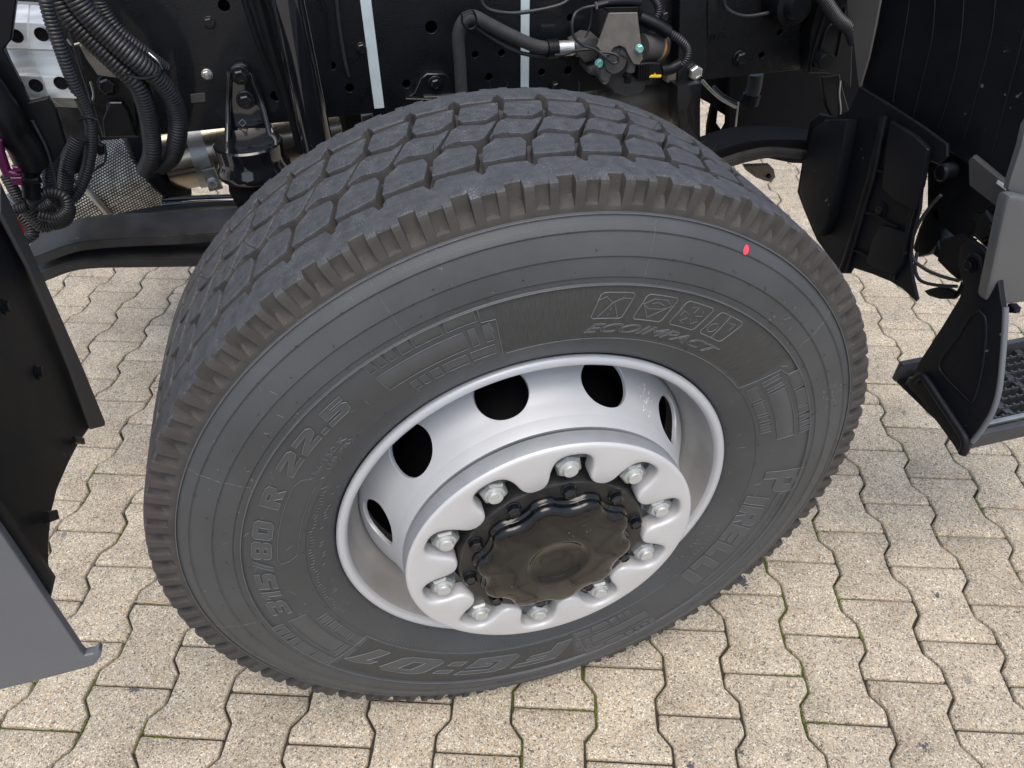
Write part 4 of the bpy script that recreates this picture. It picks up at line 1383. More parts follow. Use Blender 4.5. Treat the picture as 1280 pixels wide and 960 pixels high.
plate('valve_body', pf([(420, 470), (480, 500), (500, 470), (600, 440), (650, 480), (660, 530), (745, 610), (735, 660), (690, 690), (600, 705), (520, 680), (490, 640), (440, 580), (330, 540), (330, 500)]), 1, .425, .06, M['valve'], truck, .006, 2)
plate('valve_body', pf([(380, 440), (300, 460), (240, 400), (230, 330), (330, 270), (400, 280), (420, 360)]), 1, .430, .05, M['valve'], truck, .006, 2)
pxt('valve_pipe', pf([(540, 370), (600, 400), (630, 450), (625, 520)]), .408, .0085, M['valve'], truck, sides=14)
pxt('valve_pipe', pf([(430, 480), (445, 540), (445, 590)]), .412, .0075, M['valve'], truck, sides=14)
pxt('valve_pipe', pf([(590, 540), (608, 560), (605, 600)]), .405, .0065, M['black'], truck, sides=12)
ycyl('grey_plug', 756.5, 101.5, .410, .43, .0055, 'clampsteel')
# solenoid with ribs and orange seal
sp0, sp1 = PT(800, 60, 1, .43), PT(826, 58, 1, .445)
V, F = tube_data(spline([sp0, sp1], 16), .0235, 22, 0)
link('solenoid', mesh('solenoid', V, F), M['valve'], truck, 40)
pxt('orange_seal', [(819.5, 58), (822, 58)], [.4405, .442], .0242, M['orange'], truck, sides=22, n=2)
pxt('solenoid_cap', [(822.5, 58), (830, 57)], [.442, .446], .0195, M['black'], truck, sides=22, n=2)
# square connector with ribs and yellow latch
plate('cable_connector', [(795, 80), (812, 78), (826, 79), (829, 92), (826, 98), (812, 100), (806, 104), (797, 100)], 1, .405, .03, M['black'], truck, .002)
for q in range(5):
    pxt('connector_rib', [(798 + q * 3.2, 81), (797.5 + q * 3.2, 101)], .4045, .0011, M['black'], truck, sides=6, n=2)
plate('yellow_latch', [(812, 97), (814, 94.5), (818, 94), (819, 91.5), (821, 94), (827, 94), (826, 97)], 1, .401, .003, M['yellow'], truck, .0003)
pxt('connector_tail', [(826, 88), (838, 86), (850, 80)], .415, .0100, M['black'], truck, sides=14)
pxt('corrugated_cable', [(800, 24), (818, 30), (835, 40), (850, 50), (859, 62), (857, 76), (846, 86)], [.44, .43, .42, .41, .41, .41, .415], .0068, M['hose'], truck, ripple=.12, pitch=.004, sides=10)
pxt('cable_sleeve', [(800, 22), (818, 30), (836, 41)], [.435, .425, .415], .0110, M['black'], truck, sides=14)
pxt('corrugated_cable', [(812, -8), (822, 6), (822, 18), (816, 26)], .45, .006, M['hose'], truck, ripple=.1, sides=10)
# brass / steel hose fitting
for (u0, u1, r, mt) in ((684, 697, .0155, 'black'), (697, 716, .0125, 'steelplain'), (716, 720, .0105, 'clampsteel'), (720, 724, .0145, 'clampsteel'), (724, 740, .0165, 'steelplain'), (740, 748, .013, 'clampsteel')):
    v0 = 61.5 - (u0 - 684) * .055; v1 = 61.5 - (u1 - 684) * .055
    pxt('hose_fitting', [(u0, v0), (u1 - .4, v1)], .447, r, M[mt], truck, sides=(6 if u0 == 724 else 18), n=2, smooth=30)
# thin looping wires
pxt('wire_loop', [(760, 3), (745, 7), (730, 10), (719, 17), (715, 32), (718, 47), (730, 57), (744, 62), (757, 72), (765, 79), (772, 77), (772, 70), (762, 66), (750, 65), (738, 62), (722, 63), (706, 68), (694, 69)], [.40, .40, .40, .39, .385, .385, .385, .385, .38, .38, .38, .38, .385, .39, .40, .41, .42, .43], .0024, M['hose'], truck, sides=8, n=6)
pxt('wire_loop', [(740, 8), (739, 25), (735, 40), (731, 47)], .42, .0015, M['hose'], truck, sides=6)
pxt('cable_sleeve', [(742, 8), (756, 4), (775, 2), (800, 3)], .405, .0062, M['black'], truck, sides=12)
pxt('cable_tie', [(745, 3), (746, 11)], .398, .0022, M['steelplain'], truck, sides=6, n=2)

# hanger bracket right of the valve with hexagon bolt, and the forged drop link below
plate('spring_hanger', [(850, -10), (884, -10), (884, 60), (882, 88), (876, 104), (868, 108), (846, 106), (848, 60)], 1, .470, .029, M['frame'], truck, .0015)
plate('spring_hanger', [(884, -10), (905, -10), (905, 40), (888, 45), (884, 45)], 1, .484, .015, M['frame'], truck, .001)
plate('hanger_side', [(836, 88), (848, 86), (847, 106), (833, 103)], 1, .474, .02, M['bronze'], truck, .001)
hexbolt('hanger_bolt', PT(868, 90, 1, .4695), .0235, .010, M['steelplain'], truck, washer=0, rot=.55)
plate('drop_link', [(847, 108), (878, 104), (876, 130), (876, 176), (870, 180), (849, 168), (846, 140)], 1, .440, .045, M['frame'], truck, .004, 2)
sm2 = []
for k in range(14):
    u = 888 + k * 4.6 + random.uniform(-.6, .6); v = 47 - k * .25
    sm2.append(tube_data([PT(u, v + 3, 1, YR - .0006), PT(u + random.uniform(.5, 2.5), v - 2.5, 1, YR - .0006)], .0006, 4))
o_ = joined('stencil_mark', sm2, M['frame'], truck); o_['kind'] = 'stuff'
plate('rail_end_bracket', [(1010, 92), (1014, 40), (1028, -10), (1064, -10), (1066, 60), (1064, 110), (1050, 96), (1034, 92)], 1, .460, .03, M['black'], truck, .002)
for px_ in ([(1012, 90), (1018, 60), (1032, 15)], [(1024, 66), (1032, 40), (1044, 26)], [(1046, 70), (1052, 40), (1056, 10)]):
    pxt('bracket_rib', px_, .4585, .0028, M['black'], truck, sides=8)
ycyl('bushing', 1033, 78, .435, .462, .016, 'black')
plate('hook_blade', [(1027, 96), (1050, 93), (1053, 108), (1064, 146), (1052, 158), (1044, 155), (1034, 135), (1029, 115)], 1, .40, .01, M['black'], truck, .002)
pxt('pale_streak', [(1050.5, 101), (1049, 118), (1050.5, 134), (1050, 149)], .3985, .0017, M['steelplain'], truck, sides=6)  # pale streak down the blade
pxt('corrugated_cable', [(1022, -12), (1036, 8), (1048, 24), (1062, 36), (1068, 52)], .43, .011, M['hose'], truck, ripple=.1, pitch=.0045, sides=12)
# round mount at the top
pc = PT(986, 2, 1, .47)
lathe('round_mount', [(.43, .001), (.43, .020), (.445, .026), (.447, .036), (.46, .040), (.49, .040)], M['black'], truck, n=36, center=(pc.x, 0, pc.z), smooth=40)

# ---------------- leaf spring, left part and right part
def leaf(name, px, y0, y1, th, m_):
    """leaf seen edge-on: traced lower line at its own depth, swept to real width and thickness"""
    P = spline([PT(u, v, 1, y0) for u, v in px], 8)
    V, F = [], []
    for p in P:
        V += [(p.x, y0, p.z), (p.x, y0, p.z + th), (p.x, y1, p.z + th), (p.x, y1, p.z)]
    for i in range(len(P) - 1):
        for k in range(4):
            a, b_ = i * 4 + k, i * 4 + (k + 1) % 4
            F.append((a, b_, b_ + 4, a + 4))
    F.append((0, 1, 2, 3)); F.append(tuple(len(V) - 4 + q for q in (3, 2, 1, 0)))
    bm = bmesh.new(); bm.from_mesh(mesh(name, V, F))
    es = [e_ for e_ in bm.edges if abs((e_.verts[0].co - e_.verts[1].co).normalized().x) > .7]
    bmesh.ops.bevel(bm, geom=es, offset=.002, segments=2, affect='EDGES', clamp_overlap=True)
    return bm_obj(name, bm, m_, truck, 35)
leaf('spring_leaf', [(34, 336), (52, 331), (84, 319), (110, 313), (160, 309), (230, 306), (300, 300), (360, 296), (420, 292)], .36, .450, .016, M['spring'])
leaf('spring_leaf', [(42, 358), (62, 350), (90, 340), (120, 336), (170, 335), (240, 334), (300, 332), (400, 326)], .355, .445, .0155, M['spring'])
leaf('spring_leaf', [(860, 226), (900, 214), (935, 203), (965, 198), (1000, 200), (1030, 204)], .42, .50, .016, M['spring'])
leaf('spring_leaf', [(870, 212), (910, 196), (945, 188), (990, 187), (1030, 190)], .44, .52, .020, M['blackmatt'])
# dark cross tube over the left spring, with bolt lug
pxt('cross_tube', [(140, 288), (200, 276), (260, 270), (330, 266), (380, 258)], [.50] * 5, .026, M['black'], truck, sides=24)
pxt('cross_tube', [(205, 256), (260, 253), (330, 251)], [.56] * 3, .014, M['glossblack'], truck, sides=20)

# ---------------- exhaust: wrapped pipe, steel can, clamp
def cyl_uv(name, p0, p1, r, m_, n=48, su=60, sv=60, r1=None):
    p0, p1 = Vector(p0), Vector(p1); T = (p1 - p0).normalized(); L_ = (p1 - p0).length
    a_ = T.cross(Vector((0, 0, 1))).normalized(); b_ = T.cross(a_)
    V, F, UV = [], [], []
    K = 24
    for i in range(K + 1):
        f = i / K; rr_ = r + ((r1 or r) - r) * f 
        for k in range(n + 1):
            an = 2 * PI * k / n
            V.append(p0 + T * L_ * f + a_ * rr_ * math.cos(an) + b_ * rr_ * math.sin(an)); UV.append((f * L_ * sv, an * r * su))
    W = n + 1
    for i in range(K):
        for k in range(n):
            F.append((i * W + k, i * W + k + 1, (i + 1) * W + k + 1, (i + 1) * W + k))
    F.append(tuple(range(n))); F.append(tuple(K * W + q for q in range(n)))
    me = mesh(name, V, F)
    ul = me.uv_layers.new(name='UVMap')
    for lp in me.loops:
        ul.data[lp.index].uv = UV[lp.vertex_index]
    bm = bmesh.new(); bm.from_mesh(me); bmesh.ops.recalc_face_normals(bm, faces=bm.faces); bm.to_mesh(me); bm.free()
    return link(name, me, m_, truck, 40)
cyl_uv('wrapped_exhaust_pipe', PT(0, 318, 1, .68), PT(196, 206, 1, .66), .084, M['wrap'], su=130, sv=150)
pxt('wrap_seam', [(104, 232), (122, 252), (138, 270)], [.575, .573, .58], .007, M['clampsteel'], truck, sides=8)
cyl_uv('exhaust_muffler', PT(204, 198, 1, .66), PT(420, 160, 1, .72), .063, M['steel'], su=20, sv=20)
cyl_uv('exhaust_flange', PT(196, 206, 1, .66), PT(206, 201, 1, .66), .080, M['blackmatt'], su=20, sv=20)
# clamp band
q0, q1 = PT(238, 192, 1, .667), PT(258, 188.5, 1, .672)
cyl_uv('exhaust_clamp', q0, q1, .0660, M['clampsteel'], su=20, sv=20)
plate('clamp_ear', [(252, 214), (268, 210), (279, 236), (262, 240)], 1, .595, .006, M['clampsteel'], truck, .001)
hexbolt('clamp_bolt', PT(266, 228, 1, .594), .015, .010, M['steelplain'], truck, washer=1.3)

# ---------------- left: pressed aluminium plate
rows = [(2, .40), (6, .36), (28, .33), (60, .325), (62, .34), (92, .335), (95, .315), (121, .312), (123, .33), (133, .335)]
us = [(22, 54), (21, 56), (15, 60), (8, 69), (9, 70), (21, 83), (23, 84), (30, 96), (34, 97), (62, 100)]
V, F = [], []
NS = 6
for (v, y), (u0, u1) in zip(rows, us):
    for k in range(NS + 1):
        f = k / NS
        yy = y - (.004 if f > .45 else -.004)
        p = PT(u0 + (u1 - u0) * (f if k not in (2, 3) else (.42 if k == 2 else .48)), v + 2 * f, 1, yy)
        V.append(p)
for i in range(len(rows) - 1):
    for k in range(NS):
        F.append((i * (NS + 1) + k, i * (NS + 1) + k + 1, (i + 1) * (NS + 1) + k + 1, (i + 1) * (NS + 1) + k))
me = mesh('pressed_plate', V, F)
bm = bmesh.new(); bm.from_mesh(me)
geo = bmesh.ops.extrude_face_region(bm, geom=bm.faces[:])
bmesh.ops.translate(bm, verts=[g for g in geo['geom'] if isinstance(g, bmesh.types.BMVert)], vec=(0, .003, 0))
bm_obj('pressed_plate', bm, M['alu'], truck, 20)
for u, v in ((52, 43), (20, 45), (76, 104), (45, 107)):
    p = PT(u, v, 1, .3155)
    yy = .3175 if v < 80 else .3045
    p = PT(u, v, 1, yy)
    lathe('plate_hole', [(yy, .0085), (yy - .0006, .0082), (yy - .0004, .0075), (yy + .001, .0070), (yy + .001, .0002)], M['blackmatt'], truck, n=20, center=(p.x, 0, p.z))
plate('bracket_edge', [(66, 158), (108, 152), (118, 172), (70, 190)], 1, .50, .02, M['alu'], truck, .003)
plate('corner_bracket', [(92, 30), (112, 52), (138, 53), (168, 98), (172, 172), (128, 172), (112, 120), (100, 80)], 1, .470, .012, M['frame'], truck, .002)
plate('brown_gusset', [(99, 57), (115, 52), (138, 62), (165, 98), (140, 97), (122, 94), (108, 74)], 1, .462, .004, M['valveplate'], truck, .0008)
pxt('polished_rod', [(84, 49), (90, 56), (100, 54), (112, 51)], .455, .0018, M['clampsteel'], truck, sides=8)
pxt('polished_rod', [(86, 56), (98, 80), (107, 95)], .455, .0015, M['frame'], truck, sides=8)
pxt('polished_rod', [(113, 102), (117, 118), (114, 132), (116, 146)], .40, .0018, M['clampsteel'], truck, sides=8)
plate('corner_bracket', [(137, 128), (152, 128), (160, 140), (170, 170), (130, 172), (128, 150)], 1, .458, .010, M['frame'], truck, .0015)
plate('side_bracket', [(-20, -10), (22, -10), (14, 50), (4, 62), (24, 100), (36, 128), (60, 122), (70, 140), (82, 180), (66, 205), (42, 200), (20, 170), (-20, 100)], 1, .285, .01, M['black'], truck, .0015)

# big corrugated hoses
pxt('corrugated_hose', [(82, -20), (104, 12), (132, 42), (168, 74), (192, 94), (212, 118), (222, 146), (221, 176), (214, 196), (200, 208)], [.36, .36, .36, .36, .37, .39, .41, .42, .44, .46], .0138, M['hose'], truck, ripple=.055, pitch=.0052, sides=18)
pxt('corrugated_hose', [(64, -20), (84, 18), (114, 50), (150, 84), (172, 106), (183, 134), (189, 168), (190, 194), (182, 214)], [.37, .37, .37, .37, .375, .39, .41, .42, .44], .0134, M['hose'], truck, ripple=.055, pitch=.0052, sides=18)
pxt('corrugated_hose', [(52, -20), (62, 20), (76, 62), (92, 104), (108, 138), (114, 162), (112, 196), (104, 226), (92, 246), (68, 258)], [.30, .30, .30, .31, .33, .34, .35, .35, .34, .32], .0080, M['hose'], truck, ripple=.09, pitch=.0045, sides=14)
pxt('cable_tie', [(156, 92), (166, 96), (182, 98), (200, 92), (203, 86)], [.35, .345, .345, .35, .37], .0022, M['black'], truck, sides=6)
pxt('cable_tie', [(203, 86), (197, 76), (186, 66)], [.355, .35, .355], .0012, M['clampsteel'], truck, sides=6)
pxt('cable_tie', [(98, 150), (110, 146), (122, 150)], .325, .0024, M['black'], truck, sides=6)
# tangle low on the left
pxt('corrugated_hose', [(98, 170), (84, 205), (80, 236), (66, 256), (46, 262)], .33, .0105, M['hose'], truck, ripple=.09, sides=14)
pxt('corrugated_hose', [(66, 195), (62, 226), (70, 250), (86, 258), (80, 276), (54, 280), (36, 262)], .30, .0085, M['hose'], truck, ripple=.1, sides=12)
pxt('corrugated_hose', [(20, 262), (36, 258), (48, 246), (62, 240), (80, 246), (84, 262), (70, 272), (48, 268)], .28, .0068, M['hose'], truck, ripple=.12, sides=12)
pxt('corrugated_hose', [(8, 220), (22, 246), (34, 266), (52, 284), (70, 278)], .30, .0075, M['hose'], truck, ripple=.12, sides=12)
pxt('corrugated_hose', [(14, 262), (30, 274), (40, 290), (26, 300), (14, 312)], .32, .0095, M['hose'], truck, ripple=.1, sides=12)
pxt('cable_tie', [(20, 250), (30, 252), (34, 262)], .27, .002, M['black'], truck, sides=6)
pxt('cable_tie', [(78, 212), (92, 226), (100, 228)], .315, .0022, M['black'], truck, sides=6)
plate('hose_clip', [(86, 186), (104, 180), (112, 192), (108, 215), (90, 220), (84, 205)], 1, .36, .012, M['black'], truck, .003)
plate('hose_clip', [(116, 176), (130, 182), (133, 192), (124, 196), (116, 190)], 1, .38, .010, M['black'], truck, .003)
pxt('thin_wire', [(131, 180), (132, 200), (122, 210), (112, 218)], .38, .0016, M['hose'], truck, sides=6)
pxt('corrugated_hose', [(120, -20), (128, 10), (150, 40), (182, 66), (206, 84)], [.42, .42, .42, .43, .45], .0085, M['hose'], truck, ripple=.07, pitch=.0045, sides=14)
pxt('thin_wire', [(86, 40), (100, 84), (112, 120), (118, 150), (126, 176)], [.36, .36, .37, .38, .40], .0018, M['hose'], truck, sides=6)
pxt('thin_wire', [(40, 150), (58, 186), (66, 214), (72, 240)], .28, .0022, M['hose'], truck, sides=6)
pxt('cable_tie', [(60, 232), (70, 238), (84, 236)], .285, .0020, M['black'], truck, sides=6)
# plug with magenta lock
pxt('cable_plug', [(-30, 90), (4, 140), (16, 165), (30, 184), (40, 206)], [.26, .26, .265, .27, .275], .0205, M['black'], truck, sides=20)
pxt('cable_plug', [(38, 214), (39, 232), (40, 246)], .275, .0115, M['black'], truck, sides=16)
pxt('cable_plug', [(26, 228), (50, 224)], .265, .0055, M['black'], truck, sides=12)
plate('magenta_lock', [(-4, 172), (3, 176), (4, 190), (12, 214), (26, 218), (26, 222), (4, 222), (-4, 205)], 1, .245, .010, M['magenta'], truck, .002)
plate('magenta_lock', [(14, 208), (22, 209), (26, 214), (18, 216)], 1, .242, .006, M['magenta'], truck, .001)
plate('magenta_lock', [(12, 222), (27, 222), (28, 232), (16, 232)], 1, .243, .006, M['magenta'], truck, .001)
pxt('red_cap', [(16, 276), (20, 283), (24, 291)], .265, .0075, M['red'], truck, sides=16)

# ---------------- left mud flap and side skirt panel
XF = -.66
def plx(name, px, x, th, m_, bevel=.0012, seg=1, ymin=None):
    return plate(name, px, 0, x, th, m_, truck, bevel, seg, ymin)
plx('mud_flap', [(-60, 180), (2, 262), (30, 318), (58, 380), (86, 446), (112, 512), (112, 536), (98, 556), (84, 584), (72, 612), (65, 640), (61, 680), (62, 740), (60, 775), (20, 730), (-40, 650), (-120, 560)], XF, -.006, M['liner'], .002, ymin=-.1475)
plx('mud_flap_flange', [(-6, 226), (14, 268), (38, 322), (70, 394), (100, 462), (127, 528), (127, 533), (111, 537), (84, 462), (56, 394), (30, 334), (-6, 266)], XF + .006, .006, M['greyflap'], .002)
for u, v in ((48, 465), (6, 383)):
    p = PT(u, v, 0, XF + .001)
    hexbolt('flap_bolt', p, .014, .006, M['black'], truck, axis=(1, 0, 0), washer=1.5)
plx('flap_clip', [(52, 641), (64, 638), (67, 650), (54, 655)], XF + .004, .008, M['black'], .001)
plx('flap_clip', [(88, 546), (100, 548), (102, 556), (90, 554)], XF + .004, .006, M['black'], .001)
plate('skirt_seal', [(-30, 590), (6, 634), (40, 686), (68, 727), (60, 764), (50, 748), (20, 705), (-30, 640)], 1, -.150, .010, M['black'], truck, .002)
plate('side_skirt_panel', [(-80, 560), (-20, 640), (2, 668), (24, 700), (52, 742), (80, 783), (97, 808), (101, 815), (106, 820), (116, 818), (123, 812), (127, 815), (126, 822), (118, 832), (106, 836), (60, 848), (20, 858), (-20, 868), (-120, 890)], 1, -.162, .014, M['greypanel'], truck, .0062, 4)

# ---------------- right: wheel-arch liner, guard, step
XL = .78
liner = plx('arch_liner', [(1104, -30), (1096, 24), (1086, 72), (1073, 114), (1110, 139), (1150, 165), (1200, 199), (1259, 241), (1272, 205), (1300, 130), (1340, -30)], XL, .006, M['liner'], .002)
for r_ in ([(1140, -20), (1131, 40), (1122, 90), (1116, 128)], [(1170, -20), (1166, 40), (1158, 80), (1148, 120), (1140, 152)], [(1206, -20), (1202, 40), (1194, 90), (1180, 140), (1172, 160)], [(1246, -20), (1240, 40), (1228, 90), (1212, 150), (1204, 174)], [(1282, 30), (1270, 80), (1254, 140), (1240, 192)]):
    tube('liner_rib', [PT(u, v, 0, XL - .0004) for u, v in r_], .0013, M['liner'], truck, sides=8)
plx('liner_gusset', [(1057, -20), (1104, -20), (1095, 30), (1086, 72), (1074, 113), (1071, 92), (1066, 45), (1060, 20)], XL - .02, .004, M['gusset'], .001)
XG = .745
plx('inner_guard', [(1012, 152), (1024, 142), (1044, 146), (1060, 138), (1074, 108), (1114, 132), (1154, 158), (1184, 180), (1184, 196), (1172, 207), (1168, 204), (1157, 200), (1152, 238), (1150, 262), (1142, 290), (1138, 320), (1141, 348), (1147, 374), (1144, 377), (1128, 362), (1112, 352), (1090, 343), (1066, 335), (1062, 342), (1050, 342), (1020, 300), (1004, 262), (996, 240), (1003, 196)], XG, .006, M['liner'], .002)
def gx(name, pts, r, m_='liner', x=XG - .003, s=10):
    tube(name, [PT(u, v, 0, x) for u, v in pts], r, M[m_], truck, sides=s)
gx('guard_rib', [(1106, 144), (1100, 175), (1092, 215), (1078, 262), (1066, 305), (1055, 338)], .0100, 'black')
gx('guard_rib', [(1048, 158), (1040, 190), (1030, 232), (1018, 268)], .0055, 'black')
for sh in ([(1096, 213), (1108, 216), (1124, 226), (1140, 233)], [(1082, 266), (1094, 268), (1108, 278), (1122, 284)], [(1066, 312), (1080, 318), (1094, 326), (1110, 331)], [(1042, 186), (1052, 188), (1062, 196)], [(1028, 236), (1038, 236), (1048, 244)], [(1015, 282), (1026, 282), (1034, 290)]):
    gx('guard_shelf', sh, .0026, 'black', XG - .005, 8)
gx('guard_rib', [(1150, 240), (1142, 262), (1132, 300), (1120, 340)], .0045, 'black')
plx('guard_box', [(1016, 160), (1030, 150), (1058, 150), (1052, 190), (1044, 232), (1032, 282), (1022, 296), (1006, 262), (999, 240), (1006, 198)], XG - .026, .026, M['liner'], .004, 2)
plx('guard_box', [(1112, 152), (1142, 170), (1158, 186), (1150, 232), (1140, 262), (1118, 250), (1102, 236), (1106, 190)], XG - .012, .012, M['liner'], .003, 2)
plx('guard_box', [(1100, 282), (1112, 284), (1132, 292), (1126, 330), (1116, 344), (1090, 334), (1082, 328), (1090, 300)], XG - .010, .010, M['liner'], .003, 2)
p = PT(1101, 262, 0, XG - .001)
hexbolt('guard_bolt', p, .018, .006, M['black'], truck, axis=(-1, 0, 0), washer=1.6)
gx('guard_slot', [(1122, 318), (1118, 334), (1116, 350)], .0050, 'black')

# recess behind the guard: bracket work, all dark
plx('step_bracket', [(1150, 205), (1170, 180), (1212, 198), (1246, 232), (1262, 246), (1262, 330), (1240, 318), (1216, 296), (1196, 300), (1176, 282), (1158, 262), (1158, 215)], .80, .02, M['black'], .003)
plx('control_unit', [(1209, 200), (1216, 194), (1262, 232), (1258, 246), (1248, 262), (1210, 232)], .772, .02, M['greyflap'], .003)
plx('white_label', [(1245, 229), (1247, 225), (1258, 232), (1257, 238)], .7708, .001, M['label'], .0002)
p = PT(1190, 214, 0, .797)
lathe('round_fitting', [(.770, .001), (.770, .006), (.772, .012), (.776, .015), (.798, .015)], M['black'], truck, axis='X', n=28, center=(0, p.y, p.z))
plx('step_arm', [(1176, 300), (1200, 292), (1216, 300), (1206, 330), (1198, 352), (1186, 342), (1170, 326)], .77, .012, M['black'], .003)
plx('step_arm', [(1172, 300), (1176, 316), (1202, 334), (1196, 340), (1165, 318)], .775, .010, M['black'], .002)
plx('step_lever', [(1154, 364), (1162, 361), (1180, 357), (1196, 366), (1200, 352), (1206, 360), (1192, 374), (1174, 374), (1160, 370)], .79, .008, M['black'], .002)
gx('step_cable', [(1176, 244), (1160, 262), (1146, 284), (1139, 306), (1142, 324), (1156, 336), (1176, 345), (1198, 351)], .0030, 'hosematt', .765)
gx('step_cable', [(1146, 316), (1144, 336), (1150, 350), (1168, 356), (1196, 358)], .0030, 'hosematt', .775)
plx('cylinder_can', [(1158, 262), (1176, 256), (1176, 300), (1160, 318), (1146, 322), (1140, 310), (1148, 284)], .80, .03, M['black'], .006, 2)
plx('bolt_lug', [(1222, 268), (1232, 262), (1244, 282), (1246, 292), (1226, 302), (1216, 292)], .768, .010, M['black'], .003)
p = PT(1238, 284, 0, .767); hexbolt('lug_bolt', p, .011, .006, M['black'], truck, axis=(-1, 0, 0))
p = PT(1224, 270, 0, .790); hexbolt('lug_bolt', p, .011, .006, M['black'], truck, axis=(-1, 0, 0))
# step end plate
XS = .75
plx('step_end_plate', [(1197, 330), (1200, 306), (1212, 300), (1224, 308), (1236, 322), (1246, 340), (1250, 372), (1254, 392), (1253, 430), (1250, 462), (1245, 496), (1238, 516), (1224, 536), (1212, 552), (1205, 568), (1197, 566), (1191, 556), (1174, 532), (1154, 506), (1142, 490), (1134, 484), (1137, 476), (1150, 450), (1176, 410), (1198, 374), (1204, 358)], XS, .011, M['liner'], .0028, 2)
gx('plate_relief', [(1224, 388), (1212, 396), (1196, 422), (1178, 446), (1174, 460), (1184, 474), (1204, 494), (1216, 502), (1226, 470), (1232, 430), (1232, 400), (1224, 388)], .0022, 'liner', XS - .0002, 8)
gx('plate_bottom_roll', [(1143, 476), (1152, 470), (1160, 478), (1180, 508), (1196, 532), (1206, 548), (1206, 560), (1203, 567)], .0072, 'liner', XS - .005, 14)
gx('plate_curve_rib', [(1212, 322), (1218, 318), (1226, 326), (1228, 340), (1232, 350)], .0045, 'liner', XS - .001, 10)
p = PT(1213, 331, 0, XS - .001); hexbolt('step_bolt', p, .015, .007, M['black'], truck, axis=(-1, 0, 0), washer=1.7)
gx('lit_edge', [(1257, 384), (1256, 410), (1253, 450), (1249, 486), (1241, 514), (1228, 536), (1215, 552)], .0046, 'greypanel', XS + .004, 10)  # paler tube stands in for light on the plate's front edge
# tread platform
zt = PT(1226, 544, 1, -.150).z
x0 = XS + .012
P1 = PT(1206, 566, 0, x0)
ys0, ys1 = P1.y + .004, P1.y + .20
zb = P1.z
box('step_frame', (x0, ys0, zb), (x0 + .55, ys0 + .012, zb + .036), M['steptread'], truck, .004, 3)
box('step_frame', (x0, ys1 - .012, zb + .004), (x0 + .55, ys1, zb + .048), M['steptread'], truck, .003, 2)
box('step_pan', (x0 + .002, ys0 + .0125, zb + .004), (x0 + .55, ys1 - .0125, zb + .012), M['black'], truck, .001, 1)
nb_ = 0
for i in range(9):
    yy = ys0 + .030 + i * .019
    if yy > ys1 - .02: break
    # a serrated bar each
    bm = bmesh.new()
    k = 0
    xx = x0 + .004
    box('step_bar', (x0 + .004, yy, zb + .0125), (x0 + .545, yy + .0032, zb + .032), M['steptread'], truck, .0008, 1)
tt = []
for i in range(9):
    yy = ys0 + .030 + i * .019
    if yy > ys1 - .02: break
    xx = x0 + .008 + (i % 2) * .008
    while xx < x0 + .54:
        tt.append(([(xx, yy - .002, zb + .031), (xx + .007, yy - .002, zb + .031), (xx + .007, yy + .005, zb + .031), (xx, yy + .005, zb + .031),
                    (xx + .001, yy - .001, zb + .0345), (xx + .006, yy - .001, zb + .0345), (xx + .006, yy + .004, zb + .0345), (xx + .001, yy + .004, zb + .0345)],
                   [(0, 1, 5, 4), (1, 2, 6, 5), (2, 3, 7, 6), (3, 0, 4, 7), (4, 5, 6, 7)]))
        xx += .0165
tth = joined('step_teeth', tt, M['steptread'], truck, 30, True)
for k in range(7):
    xx = x0 + .035 + k * .075
    box('step_cross_bar', (xx, ys0 + .0125, zb + .0125), (xx + .014, ys1 - .0125, zb + .029), M['steptread'], truck, .002, 2)
box('grip_strip', (x0 + .012, ys0 + .0150, zb + .030), (x0 + .5, ys0 + .024, zb + .0385), M['clampsteel'], truck, .0012, 2)

# silver trim panels on the cab corner
plate('step_trim_panel', [(1259, 252), (1263, 246), (1272, 245), (1320, 256), (1340, 262), (1340, 366), (1284, 378), (1244, 383), (1236, 381), (1232, 373)], 1, -.080, .020, M['silverpanel'], truck, .0085, 4)
plate('door_trim_panel', [(1282, 158), (1276, 184), (1262, 228), (1260, 237), (1266, 243), (1284, 246), (1320, 252), (1340, 120), (1300, 130)], 1, -.062, .010, M['silverpanel'], truck, .003, 2)
plx('sensor_stub', [(1258, 380), (1264, 380), (1270, 386), (1268, 392), (1258, 391)], XS + .02, .012, M['black'], .002)

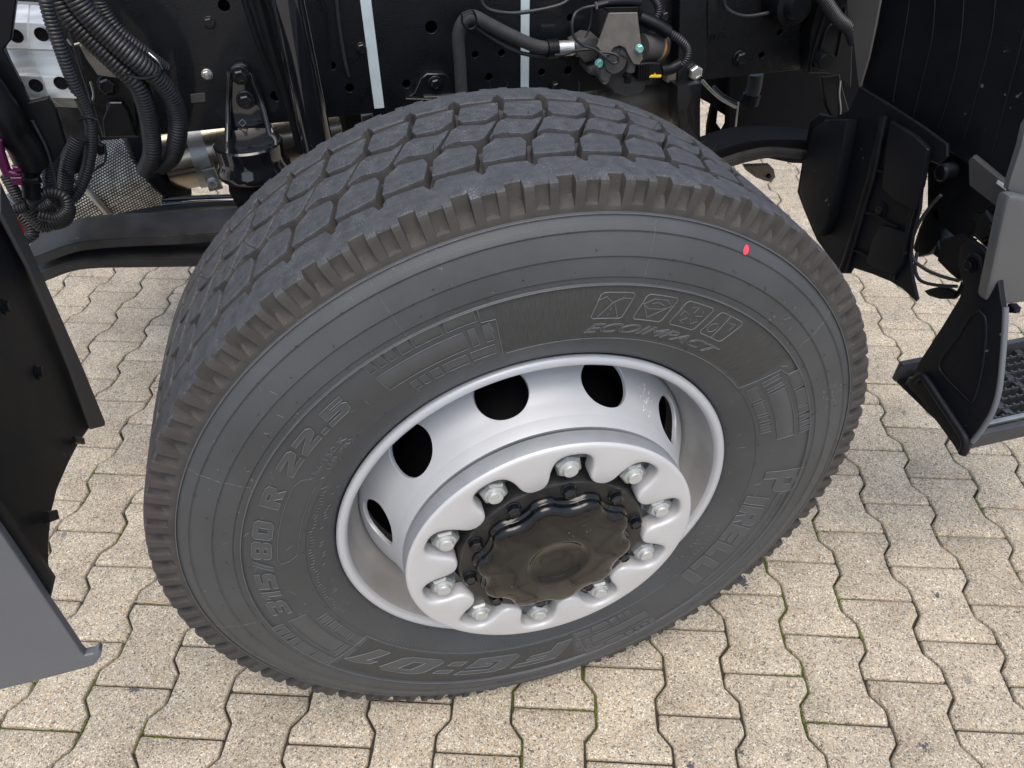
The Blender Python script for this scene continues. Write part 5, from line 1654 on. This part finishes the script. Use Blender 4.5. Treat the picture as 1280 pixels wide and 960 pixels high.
# ---------------- dark mechanical parts and added black sheets beyond the rail
box('engine_sump', (-.18, .80, .55), (.36, 1.45, .86), M['blackmatt'], truck, .03, 3)
box('gearbox', (-.9, .95, .60), (-.55, 1.4, 1.1), M['blackmatt'], truck, .04, 3)
lathe('axle_beam', [(.16, .001), (.16, .085), (.30, .085), (.34, .065), (1.6, .065), (1.6, .001)], M['blackmatt'], truck, n=28, center=(0, 0, .50))
dp = PT(800, 130, 1, .56)
lathe('air_drum', [(-.10, .001), (-.10, .045), (-.085, .058), (.09, .058), (.10, .045), (.10, .001)], M['bronze'], truck, axis='X', n=40, center=(dp.x, dp.y + .03, dp.z), smooth=50)
plate('rear_light_bracket', [(740, 118), (752, 116), (754, 130), (742, 132)], 1, .56, .01, M['bronze'], truck, .001)
plate('far_bracket', [(452, 146), (466, 142), (470, 170), (456, 176)], 1, .60, .02, M['bronze'], truck, .001)
ff = [(880, 104), (960, 96), (1014, 92), (1024, 150), (1010, 205), (985, 210), (940, 200), (905, 190), (905, 158), (910, 152), (911, 142), (900, 136), (897, 148), (900, 160), (903, 166), (902, 190), (886, 170), (884, 160), (890, 140), (886, 124)]
plate('far_black_filler', [(911, 84), (1100, 50), (1100, 175), (1040, 206), (990, 204), (950, 196), (911, 200), (905, 166), (910, 157), (911, 130)], 1, .70, .02, M['blackmatt'], truck, .002)  # black sheets added to darken the gaps, cut to leave bright openings
plate('far_black_filler', [(872, 84), (915, 84), (912, 148), (898, 139), (892, 132), (877, 124)], 1, .73, .012, M['blackmatt'], truck, .001)
plate('far_black_filler', [(891, 128), (897.5, 138), (895.6, 154), (903, 164), (906, 200), (884, 176), (885, 157)], 1, .75, .012, M['blackmatt'], truck, .001)
pxt('curved_pipe', [(877, 100), (888, 112), (902, 124), (920, 134)], .60, .0035, M['clampsteel'], truck, sides=8)
pxt('curved_pipe', [(892, 108), (905, 120), (925, 130)], .62, .0035, M['frame'], truck, sides=8)
pxt('small_cylinder', [(945, 92), (943, 108), (938, 122)], .60, .0155, M['spring'], truck, sides=22)
pxt('small_cylinder', [(940, 118), (936, 130)], .60, .020, M['black'], truck, sides=22, n=3)
pxt('thin_rod', [(923, 128), (921, 146), (919, 164)], .58, .0018, M['steelplain'], truck, sides=8)
plate('bronze_lug', [(930, 207), (962, 206), (968, 212), (970, 222), (964, 228), (955, 226), (945, 222), (934, 214)], 1, .50, .012, M['bronze'], truck, .002)
ycyl('lug_eye', 962, 221, .494, .502, .005, 'black')
